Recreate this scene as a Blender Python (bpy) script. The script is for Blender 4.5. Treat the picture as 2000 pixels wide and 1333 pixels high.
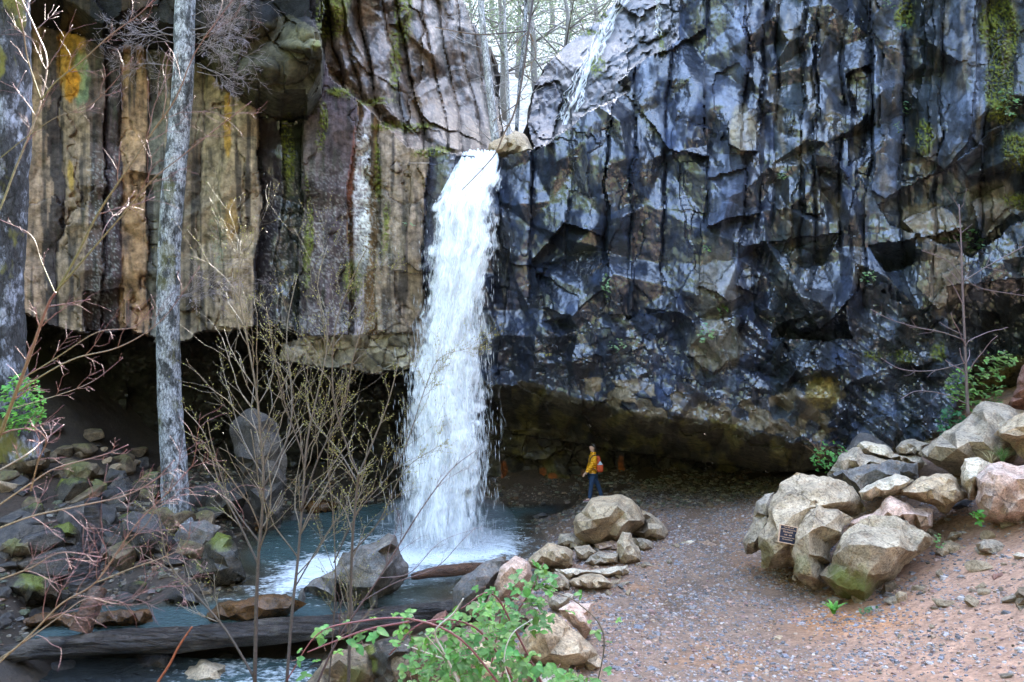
import bpy, bmesh, math, random
import numpy as np
from mathutils import Vector, Matrix, noise as mnoise
from mathutils.geometry import delaunay_2d_cdt
for o in list(bpy.data.objects): bpy.data.objects.remove(o)
SC = bpy.context.scene
COL = SC.collection
# ------------------------------------------------------------ camera
F = 1400.0; CZ = 4.67
cam_d = bpy.data.cameras.new("camera"); cam = bpy.data.objects.new("camera", cam_d); COL.objects.link(cam)
cam.location = (0, 0, CZ); cam.rotation_euler = (math.radians(90), 0, 0)
cam_d.sensor_width = 36; cam_d.lens = 36*F/2000; cam_d.clip_end = 600; cam_d.clip_start = 0.05
SC.camera = cam
SC.render.resolution_x = 1024; SC.render.resolution_y = 682
# ------------------------------------------------------------ world + sun
SUN_EL, SUN_AZ = math.radians(36), math.radians(12)     # azimuth from +Y (behind the cliff) towards +X
wd = bpy.data.worlds.new("World"); SC.world = wd; wd.use_nodes = True
nt = wd.node_tree; nt.nodes.clear()
n_out = nt.nodes.new('ShaderNodeOutputWorld'); n_bg = nt.nodes.new('ShaderNodeBackground')
n_sky = nt.nodes.new('ShaderNodeTexSky'); n_sky.sky_type = 'NISHITA'; n_sky.sun_disc = False
n_sky.sun_elevation = SUN_EL; n_sky.sun_rotation = SUN_AZ
n_sky.air_density = 1.0; n_sky.dust_density = 1.6; n_sky.ozone_density = 1.0
tc = nt.nodes.new('ShaderNodeTexCoord'); cn = nt.nodes.new('ShaderNodeTexNoise')
cn.inputs['Scale'].default_value = 2.6; cn.inputs['Detail'].default_value = 7; cn.inputs['Roughness'].default_value = .6
nt.links.new(tc.outputs['Generated'], cn.inputs['Vector'])
cr = nt.nodes.new('ShaderNodeValToRGB'); cr.color_ramp.elements[0].position = .54; cr.color_ramp.elements[1].position = .86
nt.links.new(cn.outputs['Fac'], cr.inputs[0])
cm = nt.nodes.new('ShaderNodeMixRGB'); cm.inputs[2].default_value = (11.2, 11.2, 11.2, 1)
nt.links.new(cr.outputs[0], cm.inputs[0]); nt.links.new(n_sky.outputs[0], cm.inputs[1])
nt.links.new(cm.outputs[0], n_bg.inputs[0]); nt.links.new(n_bg.outputs[0], n_out.inputs[0])
n_bg.inputs[1].default_value = 0.14
sl = bpy.data.lights.new("sun", 'SUN'); sun = bpy.data.objects.new("sun", sl); COL.objects.link(sun)
sl.energy = 4.0; sl.angle = math.radians(.5); sl.color = (1, .93, .82)
sd = Vector((math.sin(SUN_AZ)*math.cos(SUN_EL), math.cos(SUN_AZ)*math.cos(SUN_EL), math.sin(SUN_EL)))
sun.rotation_euler = sd.to_track_quat('Z', 'Y').to_euler(); sun.location = (0, 30, 40)
SC.view_settings.view_transform = 'Standard'; SC.view_settings.look = 'None'
SC.view_settings.exposure = 4.25; SC.view_settings.gamma = 1
try: SC.cycles.max_bounces = 8; SC.cycles.transparent_max_bounces = 24
except Exception: pass
# ------------------------------------------------------------ helpers
rng = np.random.RandomState(7); random.seed(7)
def smooth(a, b, x):
    t = np.clip((x-a)/(b-a), 0, 1); return t*t*(3-2*t)
def _h(ix, iy, iz, seed):
    ix = ix.astype(np.int64); iy = iy.astype(np.int64); iz = iz.astype(np.int64)
    h = (ix*374761393 + iy*668265263 + iz*2147483647 + seed*1274126177) & 0xffffffff
    h = ((h ^ (h >> 13))*1274126177) & 0xffffffff
    h = ((h ^ (h >> 16))*2246822519) & 0xffffffff
    return (h ^ (h >> 15)) & 0xffffffff
def hr(ix, iy, iz, seed): return _h(ix, iy, iz, seed)/4294967295.0
def vnoise(x, y, z=None, seed=0):
    "gradient noise, about -1..1"
    if z is None: z = np.zeros_like(x)
    xi, yi, zi = np.floor(x), np.floor(y), np.floor(z)
    xf, yf, zf = x-xi, y-yi, z-zi
    u = xf*xf*xf*(xf*(xf*6-15)+10); v = yf*yf*yf*(yf*(yf*6-15)+10); w = zf*zf*zf*(zf*(zf*6-15)+10)
    def g(dx, dy, dz):
        h = _h(xi+dx, yi+dy, zi+dz, seed)
        a = (h & 1023)/1023.0*2-1; b = ((h >> 10) & 1023)/1023.0*2-1; c = ((h >> 20) & 1023)/1023.0*2-1
        return a*(xf-dx)+b*(yf-dy)+c*(zf-dz)
    def lerp(a, b, t): return a+(b-a)*t
    r = lerp(lerp(lerp(g(0,0,0), g(1,0,0), u), lerp(g(0,1,0), g(1,1,0), u), v),
             lerp(lerp(g(0,0,1), g(1,0,1), u), lerp(g(0,1,1), g(1,1,1), u), v), w) if np.any(z) else \
        lerp(lerp(g(0,0,0), g(1,0,0), u), lerp(g(0,1,0), g(1,1,0), u), v)
    return r*1.5
def fbm(x, y, z=None, oct=4, seed=0, gain=.5, lac=2.03):
    s = 0; a = 1; t = 0
    for i in range(oct):
        s = s+a*vnoise(x, y, z, seed+i*17); t += a; a *= gain
        x = x*lac+3.1; y = y*lac+1.7; z = None if z is None else z*lac+5.3
    return s/t*1.6
def cells(x, y, seed=0, jit=.9):
    "2d cellular: F1, F2, dx, dy to the winning centre, and three random numbers of the cell"
    xi, yi = np.floor(x), np.floor(y)
    f1 = np.full(x.shape, 9.); f2 = np.full(x.shape, 9.); bx = np.zeros_like(x); by = np.zeros_like(x); ci = np.zeros_like(x); cj = np.zeros_like(x)
    z0 = np.zeros_like(x)
    for i in (-1, 0, 1):
        for j in (-1, 0, 1):
            a, b = xi+i, yi+j
            px = a+.5+jit*(hr(a, b, z0, seed)-.5); py = b+.5+jit*(hr(a, b, z0, seed+1)-.5)
            d = np.hypot(px-x, py-y); m = d < f1
            f2 = np.where(m, f1, np.minimum(f2, d))
            bx = np.where(m, x-px, bx); by = np.where(m, y-py, by); ci = np.where(m, a, ci); cj = np.where(m, b, cj); f1 = np.where(m, d, f1)
    r = [hr(ci, cj, z0, seed+k)*2-1 for k in (11, 12, 13)]
    return f1, f2, bx, by, r
def tin_table(pts, hts):
    "piecewise flat relief over the cliff grid: crisp angular facets"
    P = [Vector((float(a), float(b))) for a, b in pts]; vc, e, f, ov, oe, of = delaunay_2d_cdt(P, [], [], 0, 1e-3)
    H = np.array([hts[o_[0]] if o_ else 0. for o_ in ov]); VC = np.array([(q.x, q.y) for q in vc]); T = np.zeros((nv, nu))
    for t in f:
        if len(t) != 3: continue
        (x0, y0), (x1, y1), (x2, y2) = VC[t[0]], VC[t[1]], VC[t[2]]
        i0 = max(0, int(math.ceil((min(x0, x1, x2)+320)/STEP))); i1 = min(nu-1, int((max(x0, x1, x2)+320)/STEP)); j0 = max(0, int(math.ceil((min(y0, y1, y2)+340)/STEP))); j1 = min(nv-1, int((max(y0, y1, y2)+340)/STEP))
        if i1 < i0 or j1 < j0: continue
        X_, Y_ = np.meshgrid(us[i0:i1+1], vs[j0:j1+1]); dn = (y1-y2)*(x0-x2)+(x2-x1)*(y0-y2)
        if abs(dn) < 1e-6: continue
        a = ((y1-y2)*(X_-x2)+(x2-x1)*(Y_-y2))/dn; b = ((y2-y0)*(X_-x2)+(x0-x2)*(Y_-y2))/dn; c = 1-a-b; m = (a >= -1e-6) & (b >= -1e-6) & (c >= -1e-6)
        S_ = T[j0:j1+1, i0:i1+1]; S_[m] = (a*H[t[0]]+b*H[t[1]]+c*H[t[2]])[m]
    return T
def tin_at(T, x, y):
    fx = np.clip((x+320)/STEP, 0, nu-1.001); fy = np.clip((y+340)/STEP, 0, nv-1.001); i = fx.astype(int); j = fy.astype(int); fx -= i; fy -= j
    return (T[j, i]*(1-fx)+T[j, i+1]*fx)*(1-fy)+(T[j+1, i]*(1-fx)+T[j+1, i+1]*fx)*fy
def rbf(P, v, Q):
    P = np.array(P, float); v = np.array(v, float); n = len(P); s = P.std(0).mean(); P = P/s; Q = Q/s
    def K(a, b):
        d = np.sqrt(((a[:, None, :]-b[None])**2).sum(-1)); return d*d*np.log(d+1e-9)
    A = np.zeros((n+3, n+3)); A[:n, :n] = K(P, P)+np.eye(n)*.02; A[:n, n] = 1; A[:n, n+1:] = P; A[n:, :n] = A[:n, n:].T
    w = np.linalg.solve(A, np.concatenate([v, [0, 0, 0]])); out = np.zeros(len(Q))
    for i in range(0, len(Q), 40000):
        q = Q[i:i+40000]; out[i:i+40000] = K(q, P)@w[:n]+w[n]+q@w[n+1:]
    return out
def inpoly(x, y, poly):
    c = np.zeros(x.shape, bool); n = len(poly)
    for i in range(n):
        x1, y1 = poly[i]; x2, y2 = poly[(i+1) % n]
        if y1 == y2: continue
        c ^= ((y1 > y) != (y2 > y)) & (x < (x2-x1)*(y-y1)/(y2-y1)+x1)
    return c
def pdist(x, y, pts):
    "distance to a polyline"
    d = np.full(x.shape, 1e9)
    for (x1, y1), (x2, y2) in zip(pts[:-1], pts[1:]):
        L = (x2-x1)**2+(y2-y1)**2+1e-9
        t = np.clip(((x-x1)*(x2-x1)+(y-y1)*(y2-y1))/L, 0, 1)
        d = np.minimum(d, np.hypot(x-x1-t*(x2-x1), y-y1-t*(y2-y1)))
    return d
def at(px, py, Y): return Vector(((px-1000)/F*Y, Y, CZ-(py-667)/F*Y))
def mesh_np(name, co, faces, mat=None, parent=None, cols=None, wet=None, smooth_sh=True, link=True):
    me = bpy.data.meshes.new(name); co = np.asarray(co, np.float32); faces = np.asarray(faces, np.int32)
    k = faces.shape[1]
    me.vertices.add(len(co)); me.vertices.foreach_set('co', co.ravel())
    me.loops.add(faces.size); me.loops.foreach_set('vertex_index', faces.ravel())
    me.polygons.add(len(faces)); me.polygons.foreach_set('loop_start', np.arange(0, faces.size, k, dtype=np.int32))
    me.polygons.foreach_set('use_smooth', np.full(len(faces), smooth_sh))
    me.update(calc_edges=True); me.validate()
    if cols is not None:
        a = me.color_attributes.new('Col', 'FLOAT_COLOR', 'POINT'); c = np.ones((len(co), 4), np.float32); c[:, :3] = cols; a.data.foreach_set('color', c.ravel())
    if wet is not None:
        a = me.attributes.new('Wet', 'FLOAT', 'POINT'); a.data.foreach_set('value', np.asarray(wet, np.float32))
    if mat: me.materials.append(mat)
    o = bpy.data.objects.new(name, me)
    if link: COL.objects.link(o)
    if parent: o.parent = parent
    return o
def tag(o, label=None, cat=None, group=None, kind=None):
    if label: o['label'] = label
    if cat: o['category'] = cat
    if group: o['group'] = group
    if kind: o['kind'] = kind
    return o
def empty(name, loc=(0, 0, 0)):
    o = bpy.data.objects.new(name, None); COL.objects.link(o); o.location = loc; o.empty_display_size = .2; return o
# ------------------------------------------------------------ materials
def newmat(name):
    m = bpy.data.materials.new(name); m.use_nodes = True; n = m.node_tree; n.nodes.clear()
    out = n.nodes.new('ShaderNodeOutputMaterial'); b = n.nodes.new('ShaderNodeBsdfPrincipled'); n.links.new(b.outputs[0], out.inputs[0])
    return m, n, b, out
def N(n, t, **k):
    nd = n.nodes.new(t)
    for a, v in k.items():
        if a in nd.inputs.keys(): nd.inputs[a].default_value = v
        else: setattr(nd, a, v)
    return nd
def tnoise(n, scale, detail=6, rough=.6, stretch=None, src='Object'):
    t = n.nodes.new('ShaderNodeTexCoord'); x = N(n, 'ShaderNodeTexNoise'); x.inputs['Scale'].default_value = scale
    x.inputs['Detail'].default_value = detail; x.inputs['Roughness'].default_value = rough
    if stretch:
        mp = N(n, 'ShaderNodeMapping'); mp.inputs['Scale'].default_value = stretch; n.links.new(t.outputs[src], mp.inputs[0]); n.links.new(mp.outputs[0], x.inputs[0])
    else: n.links.new(t.outputs[src], x.inputs[0])
    return x
def ramp(n, src, stops):
    r = N(n, 'ShaderNodeValToRGB'); e = r.color_ramp.elements
    while len(e) < len(stops): e.new(.5)
    for i, (p, c) in enumerate(stops):
        e[i].position = p; e[i].color = (c, c, c, 1) if isinstance(c, (int, float)) else (*c, 1)
    n.links.new(src, r.inputs[0]); return r
def mixc(n, fac, a, b, mode='MIX'):
    m = N(n, 'ShaderNodeMixRGB', blend_type=mode)
    for i, s in ((0, fac), (1, a), (2, b)):
        if hasattr(s, 'is_linked') or isinstance(s, bpy.types.NodeSocket): n.links.new(s, m.inputs[i])
        elif isinstance(s, (int, float)): m.inputs[i].default_value = s if i == 0 else (s, s, s, 1)
        else: m.inputs[i].default_value = (*s, 1)
    return m.outputs[0]
def bump(n, b, src, dist=.03, strength=.6, prev=None):
    u = N(n, 'ShaderNodeBump'); u.inputs['Distance'].default_value = dist; u.inputs['Strength'].default_value = strength
    n.links.new(src, u.inputs['Height'])
    if prev: n.links.new(prev.outputs[0], u.inputs['Normal'])
    n.links.new(u.outputs[0], b.inputs['Normal']); return u
def rock_attr_mat(name, scale=6, rdry=.85, rwet=.28, bd=.03, speck=True, film=0.0, contrast=(.45, 1.5)):
    m, n, b, o = newmat(name)
    a = N(n, 'ShaderNodeAttribute', attribute_name='Col'); w = N(n, 'ShaderNodeAttribute', attribute_name='Wet')
    t1 = tnoise(n, scale, 8, .65); r1 = ramp(n, t1.outputs[0], [(.32, contrast[0]), (.68, contrast[1])])
    c = mixc(n, 1.0, a.outputs['Color'], r1.outputs[0], 'MULTIPLY')
    t2 = tnoise(n, scale*5, 5, .7)
    if speck:
        r2 = ramp(n, t2.outputs[0], [(.64, 0), (.72, 1)]); t3 = tnoise(n, 1.1, 3, .5); r3 = ramp(n, t3.outputs[0], [(.45, 0), (.6, .55)])
        f = mixc(n, 1.0, r2.outputs[0], r3.outputs[0], 'MULTIPLY'); c = mixc(n, f, c, (.34, .34, .31))
    if film: c = mixc(n, 1, c, ramp(n, w.outputs['Fac'], [(.1, 1.25), (.6, .75)]).outputs[0], 'MULTIPLY')
    n.links.new(c, b.inputs['Base Color'])
    mr = N(n, 'ShaderNodeMapRange'); mr.inputs['To Min'].default_value = rdry; mr.inputs['To Max'].default_value = rwet
    n.links.new(w.outputs['Fac'], mr.inputs['Value'])
    ad = N(n, 'ShaderNodeMath', operation='MULTIPLY_ADD'); n.links.new(t2.outputs[0], ad.inputs[0]); ad.inputs[1].default_value = .25; n.links.new(mr.outputs[0], ad.inputs[2])
    sb = N(n, 'ShaderNodeMath', operation='SUBTRACT'); n.links.new(ad.outputs[0], sb.inputs[0]); sb.inputs[1].default_value = .12
    n.links.new(sb.outputs[0], b.inputs['Roughness'])
    u1 = bump(n, b, t1.outputs[0], bd*2.2, .8); u2 = bump(n, b, t2.outputs[0], bd*.9, 1.0, u1); t5 = tnoise(n, scale*14, 3, .7); u2 = bump(n, b, t5.outputs[0], bd*.25, .9, u2)
    if film:
        t4 = tnoise(n, 8, 3, .55, (1, 1, .55)); u3 = N(n, 'ShaderNodeBump'); u3.inputs['Distance'].default_value = .036; u3.inputs['Strength'].default_value = 1; n.links.new(t4.outputs[0], u3.inputs['Height']); n.links.new(u3.outputs[0], b.inputs['Coat Normal'])
        rw = ramp(n, w.outputs['Fac'], [(.12, 0), (.55, film)]); n.links.new(rw.outputs[0], b.inputs['Coat Weight']); b.inputs['Specular IOR Level'].default_value = .22; b.inputs['Coat Roughness'].default_value = .26; b.inputs['Coat IOR'].default_value = 1.78
    return m
# ============================================================ cliff
STEP = 2.6
us = np.arange(-320, 2330, STEP); vs = np.arange(-340, 1010, STEP)
U, V = np.meshgrid(us, vs); nu, nv = len(us), len(vs)
u = U.ravel(); v = V.ravel()
w1 = fbm(u/110, v/150, oct=4, seed=3); w2 = fbm(u/120, v/110, oct=4, seed=9)
fine1 = fbm(u/14, v/22, oct=3, seed=21)
uu = u+w1*13+fine1*2.2; vv = v+w2*12+fbm(u/17, v/13, oct=3, seed=31)*3
MAIN = [(-320,200,18.4),(-320,600,18.4),(0,100,19.4),(0,500,19.4),(250,100,20),(250,600,20),(500,300,20),(500,600,20.1),(650,500,20.7),(650,150,20.6),(750,400,20.4),(820,500,20.1),(850,330,20.4),
 (940,310,20.6),(900,500,21.1),(900,680,21.3),(1000,320,20.3),(1000,600,20.7),(1100,500,19.9),(1120,290,19.9),(1200,300,19.6),(1200,600,19.4),(1400,200,19.2),(1400,500,18.7),(1600,200,18.4),(1600,500,17.9),
 (1800,200,17.3),(1800,450,16.9),(2000,200,16.2),(2000,500,16.2),(2320,300,14.4),(2320,700,14.2),(1450,700,18.3),(1650,720,17.3),(1800,780,17.0),(1300,700,19.1),(1300,-300,20.2),(1900,-300,17.6),(400,-300,19.9),(2000,850,16.4)]
D = rbf([p[:2] for p in MAIN], [p[2] for p in MAIN], np.stack([u, v], 1))
left = smooth(905, 885, u); right = 1-left
mUL0 = ((u > 640) & (u < 990) & (v < 300)).astype(float)
# ---- left columns
LBG = [-320,-150,50,118,200,238,292,392,506,548,588,686,738,835,905]
LB = [-320,-230,-150,-60,50,96,118,166,200,238,292,322,392,430,506,548,588,645,686,722,738,802,835,900]
def colprof(uq, B, seed, amp, tilt):
    off = np.zeros_like(uq); crack = np.zeros_like(uq); ids = np.zeros(len(uq), int); r = np.random.RandomState(seed)
    for i in range(len(B)-1):
        a, b = B[i], B[i+1]; m = (uq >= a) & (uq < b); t = (uq-a)/(b-a)
        o = r.uniform(-amp, amp); k = r.uniform(-tilt, tilt); bul = r.uniform(.0, .18)
        off = np.where(m, o+k*(t-.5)*2-bul*(1-(2*t-1)**2), off); ids[m] = i
        w = np.minimum(t, 1-t)*(b-a); crack = np.where(m, np.exp(-(w/2.6)**2), crack)
    return off, crack, ids
lo, lc, lid = colprof(u+w1*15+(v-350)*.015+fine1*1.5, LBG, 5, .24, .20)
for b_ in (506, 588, 686, 802): lc += .9*np.exp(-((u+w1*7-b_)/3.)**2)
D += left*(lo*.8+np.clip(lc, 0, 1.3)*.035)
RL = np.random.RandomState(31); pl_, hl_ = [], []
for b_ in LBG:
    vv_ = -380.
    while vv_ < 700: pl_.append((b_+RL.normal(0, 4), vv_)); hl_.append(RL.uniform(-.02, .24)); vv_ += RL.uniform(90, 280)
for a_, b_ in zip(LBG[:-1], LBG[1:]):
    vv_ = -380.
    while vv_ < 700: t_ = RL.uniform(.25, .75); pl_.append((a_*(1-t_)+b_*t_, vv_)); hl_.append(RL.uniform(-.17, .02)); vv_ += RL.uniform(70, 220)
D += left*tin_at(tin_table(pl_, hl_), u+w1*6+fine1, v)
# ---- right columns
RB = [900,975,1037,1110,1188,1237,1300,1378,1452,1483,1512,1565,1592,1642,1700,1762,1832,1925,2010,2090,2190,2340]
r_, rc, rid = colprof(u+w1*16+fine1*2+(v-300)*.03, RB, 12, .22, .26)
topw = smooth(660, 430, v+w2*60)
D += right*(r_*.55*topw+np.exp(-(0*u))*0+rc*.15*topw*smooth(-.3, .2, w2))
RT = np.random.RandomState(99); pts_, hts_ = [], []
for b_ in RB:                                   # joints and column fronts, broken at irregular heights
    vv_ = -380.
    while vv_ < 640:
        pts_.append((b_+RT.normal(0, 5)-(vv_-300)*.03, vv_)); hts_.append(RT.uniform(-.02, .42)); vv_ += RT.uniform(50, 190)
for a_, b_ in zip(RB[:-1], RB[1:]):
    vv_ = -380.
    while vv_ < 620:
        t_ = RT.uniform(.3, .7); pts_.append((a_*(1-t_)+b_*t_-(vv_-300)*.03, vv_)); hts_.append(RT.uniform(-.40, .05)); vv_ += RT.uniform(45, 150)
for i_ in range(420): pts_.append((RT.uniform(900, 2360), RT.uniform(600, 1040))); hts_.append(RT.uniform(-.42, .32))
T1 = tin_at(tin_table(pts_, hts_), u+w1*5+fine1*1.2, v+w2*5+fine1)
def rtin(n, amp, seed, x0=-340, x1=2360, y0=-360, y1=1030):
    r = np.random.RandomState(seed); return tin_table([(r.uniform(x0, x1), r.uniform(y0, y1)) for _ in range(n)], [r.uniform(-amp, amp) for _ in range(n)])
T2 = tin_at(rtin(1500, .13, 5), u+fine1*1.5, v); T3 = tin_at(rtin(7000, .055, 6), u+fine1*.8, v+fine1*.8)
D += right*(T1*1.1+T2*.5+T3*(.35+1.6*smooth(560, 690, v))) + left*(T2*.3+T3*.5) + right*topw*.02*np.abs(fbm(u/14, v/190, oct=2, seed=77))
# ---- angular blocks at three scales
def facet(x, y, seed, amp, tilt, crk=0.0, cw=.05):
    f1, f2, dx, dy, r = cells(x, y, seed)
    return amp*r[0]+tilt*(dx*r[1]+dy*r[2])+crk*np.exp(-((f2-f1)/cw)**2), r[0]
q1 = fbm(u/60, v/60, oct=3, seed=41)*.22; q2 = fbm(u/60, v/60, oct=3, seed=43)*.22
bigR, idR = facet((u+w1*12)/120+q1*.5, (v+w2*12)/250+q2*.5, 60, .22, .95, .06, .015)
midR, idM = facet((u-v*.25)/62+q1, (v+u*.2)/85+q2, 70, .09, .50, .03, .03)
smaR, idS = facet((u-v*.5)/25+q1*1.5, (v+u*.35)/25+q2*1.5, 80, .02, .16, .012, .05)
tinR, idT = facet(u/11+q1*2, v/12+q2*2, 90, .006, .05, .0, .1)
low = smooth(560, 690, v+w2*50)
strata = fbm((u+v*1.4)/300, (v-u*.75)/16, oct=3, seed=51)
D += right*(bigR*.22+midR*.14+smaR*(.12+.4*low)+tinR*(.3+.5*low)+low*strata*.09*smooth(1350, 1550, u))
bigL, _ = facet(u/140+q1, (v)/330+q2, 160, .08, .22, .05, .02)
D += left*(bigL+midR*.05+smaR*.05+tinR*.2)
D += fbm(u/30, v/45, oct=5, seed=5, gain=.6)*(.035*left+.030*right)+fbm(u/6, v/7, oct=2, seed=6)*(.005*left+.006*right)+right*.009*vnoise(u/8.5, v/11, seed=66)+mUL0*.02*fbm(u/7, v/12, oct=2, seed=67)
# ---- hand placed forms: (polygon, offset in m, tilt per 100 px in u, tilt per 100 px in v)
FORMS = [
 ([(1188,135),(1240,128),(1236,620),(1190,615)], -.30, .10, 0),
 ([(1240,128),(1378,60),(1378,300),(1300,285),(1240,200)], -.15, -.10, -.35),
 ([(1380,-340),(1452,-340),(1455,330),(1378,350)], -.35, 0, .02),
 ([(1428,230),(1478,216),(1482,290),(1452,295),(1425,280)], -.75, .5, -.3),
 ([(1375,300),(1470,300),(1480,420),(1380,440)], -.35, .1, -.5),
 ([(1100,440),(1188,470),(1185,560),(1120,620),(1050,560),(1035,510)], .35, -.4, -.4),
 ([(1050,535),(1130,580),(1130,620),(1060,600)], -.1, .2, -.9),
 ([(1565,50),(1592,50),(1600,420),(1570,420)], -.2, .1, 0),
 ([(1370,430),(1490,440),(1480,560),(1430,600),(1365,560)], -.25, .1, -.15),
 ([(1455,520),(1490,530),(1480,580),(1440,560)], -.3, .1, -.7),
 ([(1500,470),(1640,460),(1600,520),(1560,530)], .65, .1, .9),
 ([(1555,520),(1680,500),(1670,580),(1600,640),(1545,560)], -.30, -.1, -.5),
 ([(1520,640),(1640,590),(1670,660),(1500,665)], .50, 0, 1.2),
 ([(1355,625),(1450,620),(1440,700),(1400,725),(1345,690)], -.6, .2, .3),
 ([(1590,300),(1640,320),(1660,350),(1600,330)], -.5, 0, .9),
 ([(1655,150),(1700,130),(1690,300),(1660,330)], .45, .2, 0),
 ([(1700,-340),(1762,-340),(1765,370),(1735,385),(1705,370)], -.45, .15, .03),
 ([(1830,-340),(1925,-340),(1900,260),(1850,330),(1790,300)], -.45, -.1, .02),
 ([(1760,-340),(1830,-340),(1815,300),(1765,320)], .25, -.1, 0),
 ([(1720,395),(1990,250),(2020,420),(1900,500),(1740,440)], .75, 0, .5),
 ([(1870,310),(1960,250),(1990,330),(1900,350)], -.7, -.2, .6),
 ([(1760,430),(1850,400),(1880,440),(1800,470)], -1.0, 0, -.5),
 ([(1800,480),(1890,470),(1880,590),(1830,600),(1790,560)], -.9, .3, .3),
 ([(1900,400),(1960,370),(1970,430),(1920,470)], -.5, .2, -.3),
 ([(1700,480),(1790,470),(1780,520),(1730,540)], .9, 0, 1.0),
 ([(800,318),(888,322),(890,520),(835,540),(798,520)], -.35, .12, .02),
 ([(780,535),(838,545),(832,660),(800,660),(775,600)], .2, 0, .1),
 ([(506,230),(590,215),(600,660),(506,650)], .45, -.3, 0),
 ([(430,180),(506,200),(506,645),(430,640)], -.15, .05, 0),
 ([(165,575),(245,565),(245,650),(165,650)], .8, 0, .6),
 ([(548,640),(610,655),(600,700),(545,690)], .9, 0, 0),
]
for poly, off, tu, tv in FORMS:
    m = inpoly(uu, vv, poly); cu = np.mean([p[0] for p in poly]); cv = np.mean([p[1] for p in poly])
    sc = min(1.0, 1)
    D = np.where(m, D+off*.8+np.clip(tu*(u-cu)/100+tv*(v-cv)/100, -.7, .7), D)
# ---- overhanging shelf (shade painted into its colour) and hanging boulders at the top left
SLX, SLY = [-320, 60, 150, 200, 260, 330, 390, 430, 480, 540, 600, 628, 640, 660], [90, 45, 60, 95, 80, 110, 120, 170, 205, 228, 236, 190, 60, -400]
shelf = (vv < np.interp(u, SLX, SLY))
sl_ = np.interp(u, SLX, SLY)
D = np.where(shelf & (u < 660), np.maximum(D*(667-sl_)/np.maximum(667-v, 50), 18.1+.3*midR)+midR*.3+bigR*.3, D)
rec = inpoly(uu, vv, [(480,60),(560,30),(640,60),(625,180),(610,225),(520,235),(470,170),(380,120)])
for (cx, cy, rx, ry, dp) in [(600,70,55,36,-1.5),(560,120,60,45,-1.3),(618,95,26,22,-1.9),(470,40,70,40,-1.6),(505,140,40,34,-1.0)]:
    e = 1-((uu-cx)/rx)**2-((vv-cy)/ry)**2; D = np.where(e > 0, D+dp*.4*np.sqrt(np.maximum(e, 0)), D)
# ---- canyon wall running back on the upper left, and its mossy ledges
UL = [(640,-400),(905,-400),(1050,-400),(1050,250),(990,306),(893,311),(845,295),(800,290),(735,235),(700,200),(640,150),(632,60)]
mUL = inpoly(uu, vv, UL)
P2 = [(650,0,21.6),(650,140,21.3),(740,230,21.3),(750,0,22.5),(850,100,24),(850,280,21.8),(930,100,26.5),(960,250,25.5),(980,290,22.8),(900,0,26.5),(900,305,21.1),(800,-300,24),(700,-300,22),(990,-300,28)]
D2 = rbf([p[:2] for p in P2], [p[2] for p in P2], np.stack([u, v], 1))
cwl, cwc, _ = colprof(u-v*.18+w1*14, [560,600,640,668,700,745,775,822,850,888,915,945,990,1100], 33, .30, .28)
RQ = np.random.RandomState(4); TQ = tin_at(tin_table([(RQ.uniform(560, 1080), RQ.uniform(-380, 340)) for _ in range(190)], [RQ.uniform(-.5, .5) for _ in range(190)]), (u-v*.25)+80+w1*5, v*.55+w2*4)
D2 += cwl*.8+cwc*.12+bigR*.2+TQ*1.0+T2*2.2+T3*1.6+fbm(u/30, v/35, oct=5, seed=15, gain=.6)*.10
ld = np.sin((v*.92-u*.62+w1*30)/17.); D2 += .16*np.sign(ld)*smooth(90, 20, pdist(uu, vv, [(660,170),(760,240),(840,290),(893,311)]))
dl = pdist(uu, vv, [(640,140),(700,190),(760,240),(840,290),(893,311)])
D2 += .5*np.exp(-(dl/10)**2)
D = np.where(mUL, D2, D)
# ---- slope with the side stream, upper right
SB = [(1052,296),(1020,262),(1000,100),(1000,-400),(1322,-400),(1322,78),(1243,132),(1205,160),(1235,172),(1130,228),(1122,238)]
mSB = inpoly(uu, vv, SB)
P3 = [(1060,290,20.9),(1040,200,24),(1100,240,21.6),(1130,120,23.2),(1180,170,21.4),(1240,100,21.5),(1300,60,20.8),(1200,20,24),(1110,90,25),(1280,-100,22.5),(1250,-300,24.5)]
D3 = rbf([p[:2] for p in P3], [p[2] for p in P3], np.stack([u, v], 1))
D3 += bigR*.3+midR*.3+smaR*.6+T2*1.6+T3*2.4+fbm((u+v)/16, (v-u*.8)/40, oct=4, seed=25)*.14
D = np.where(mSB, D3, D)
dark_spire = inpoly(uu, vv, [(1028,275),(1042,150),(1075,150),(1095,200),(1080,280),(1050,292)])
D = np.where(dark_spire, D-.5+(u-1060)*.006, D)
gapm = inpoly(u+fine1*5+w1*7, v+w2*5, [(800,-500),(870,-60),(902,-5),(932,55),(960,100),(972,180),(982,250),(974,288),(985,303),(1046,293),(1036,268),(1030,240),(1045,165),(1066,128),(1110,82),(1152,44),(1202,4),(1300,-120),(1420,-500)])
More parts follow.
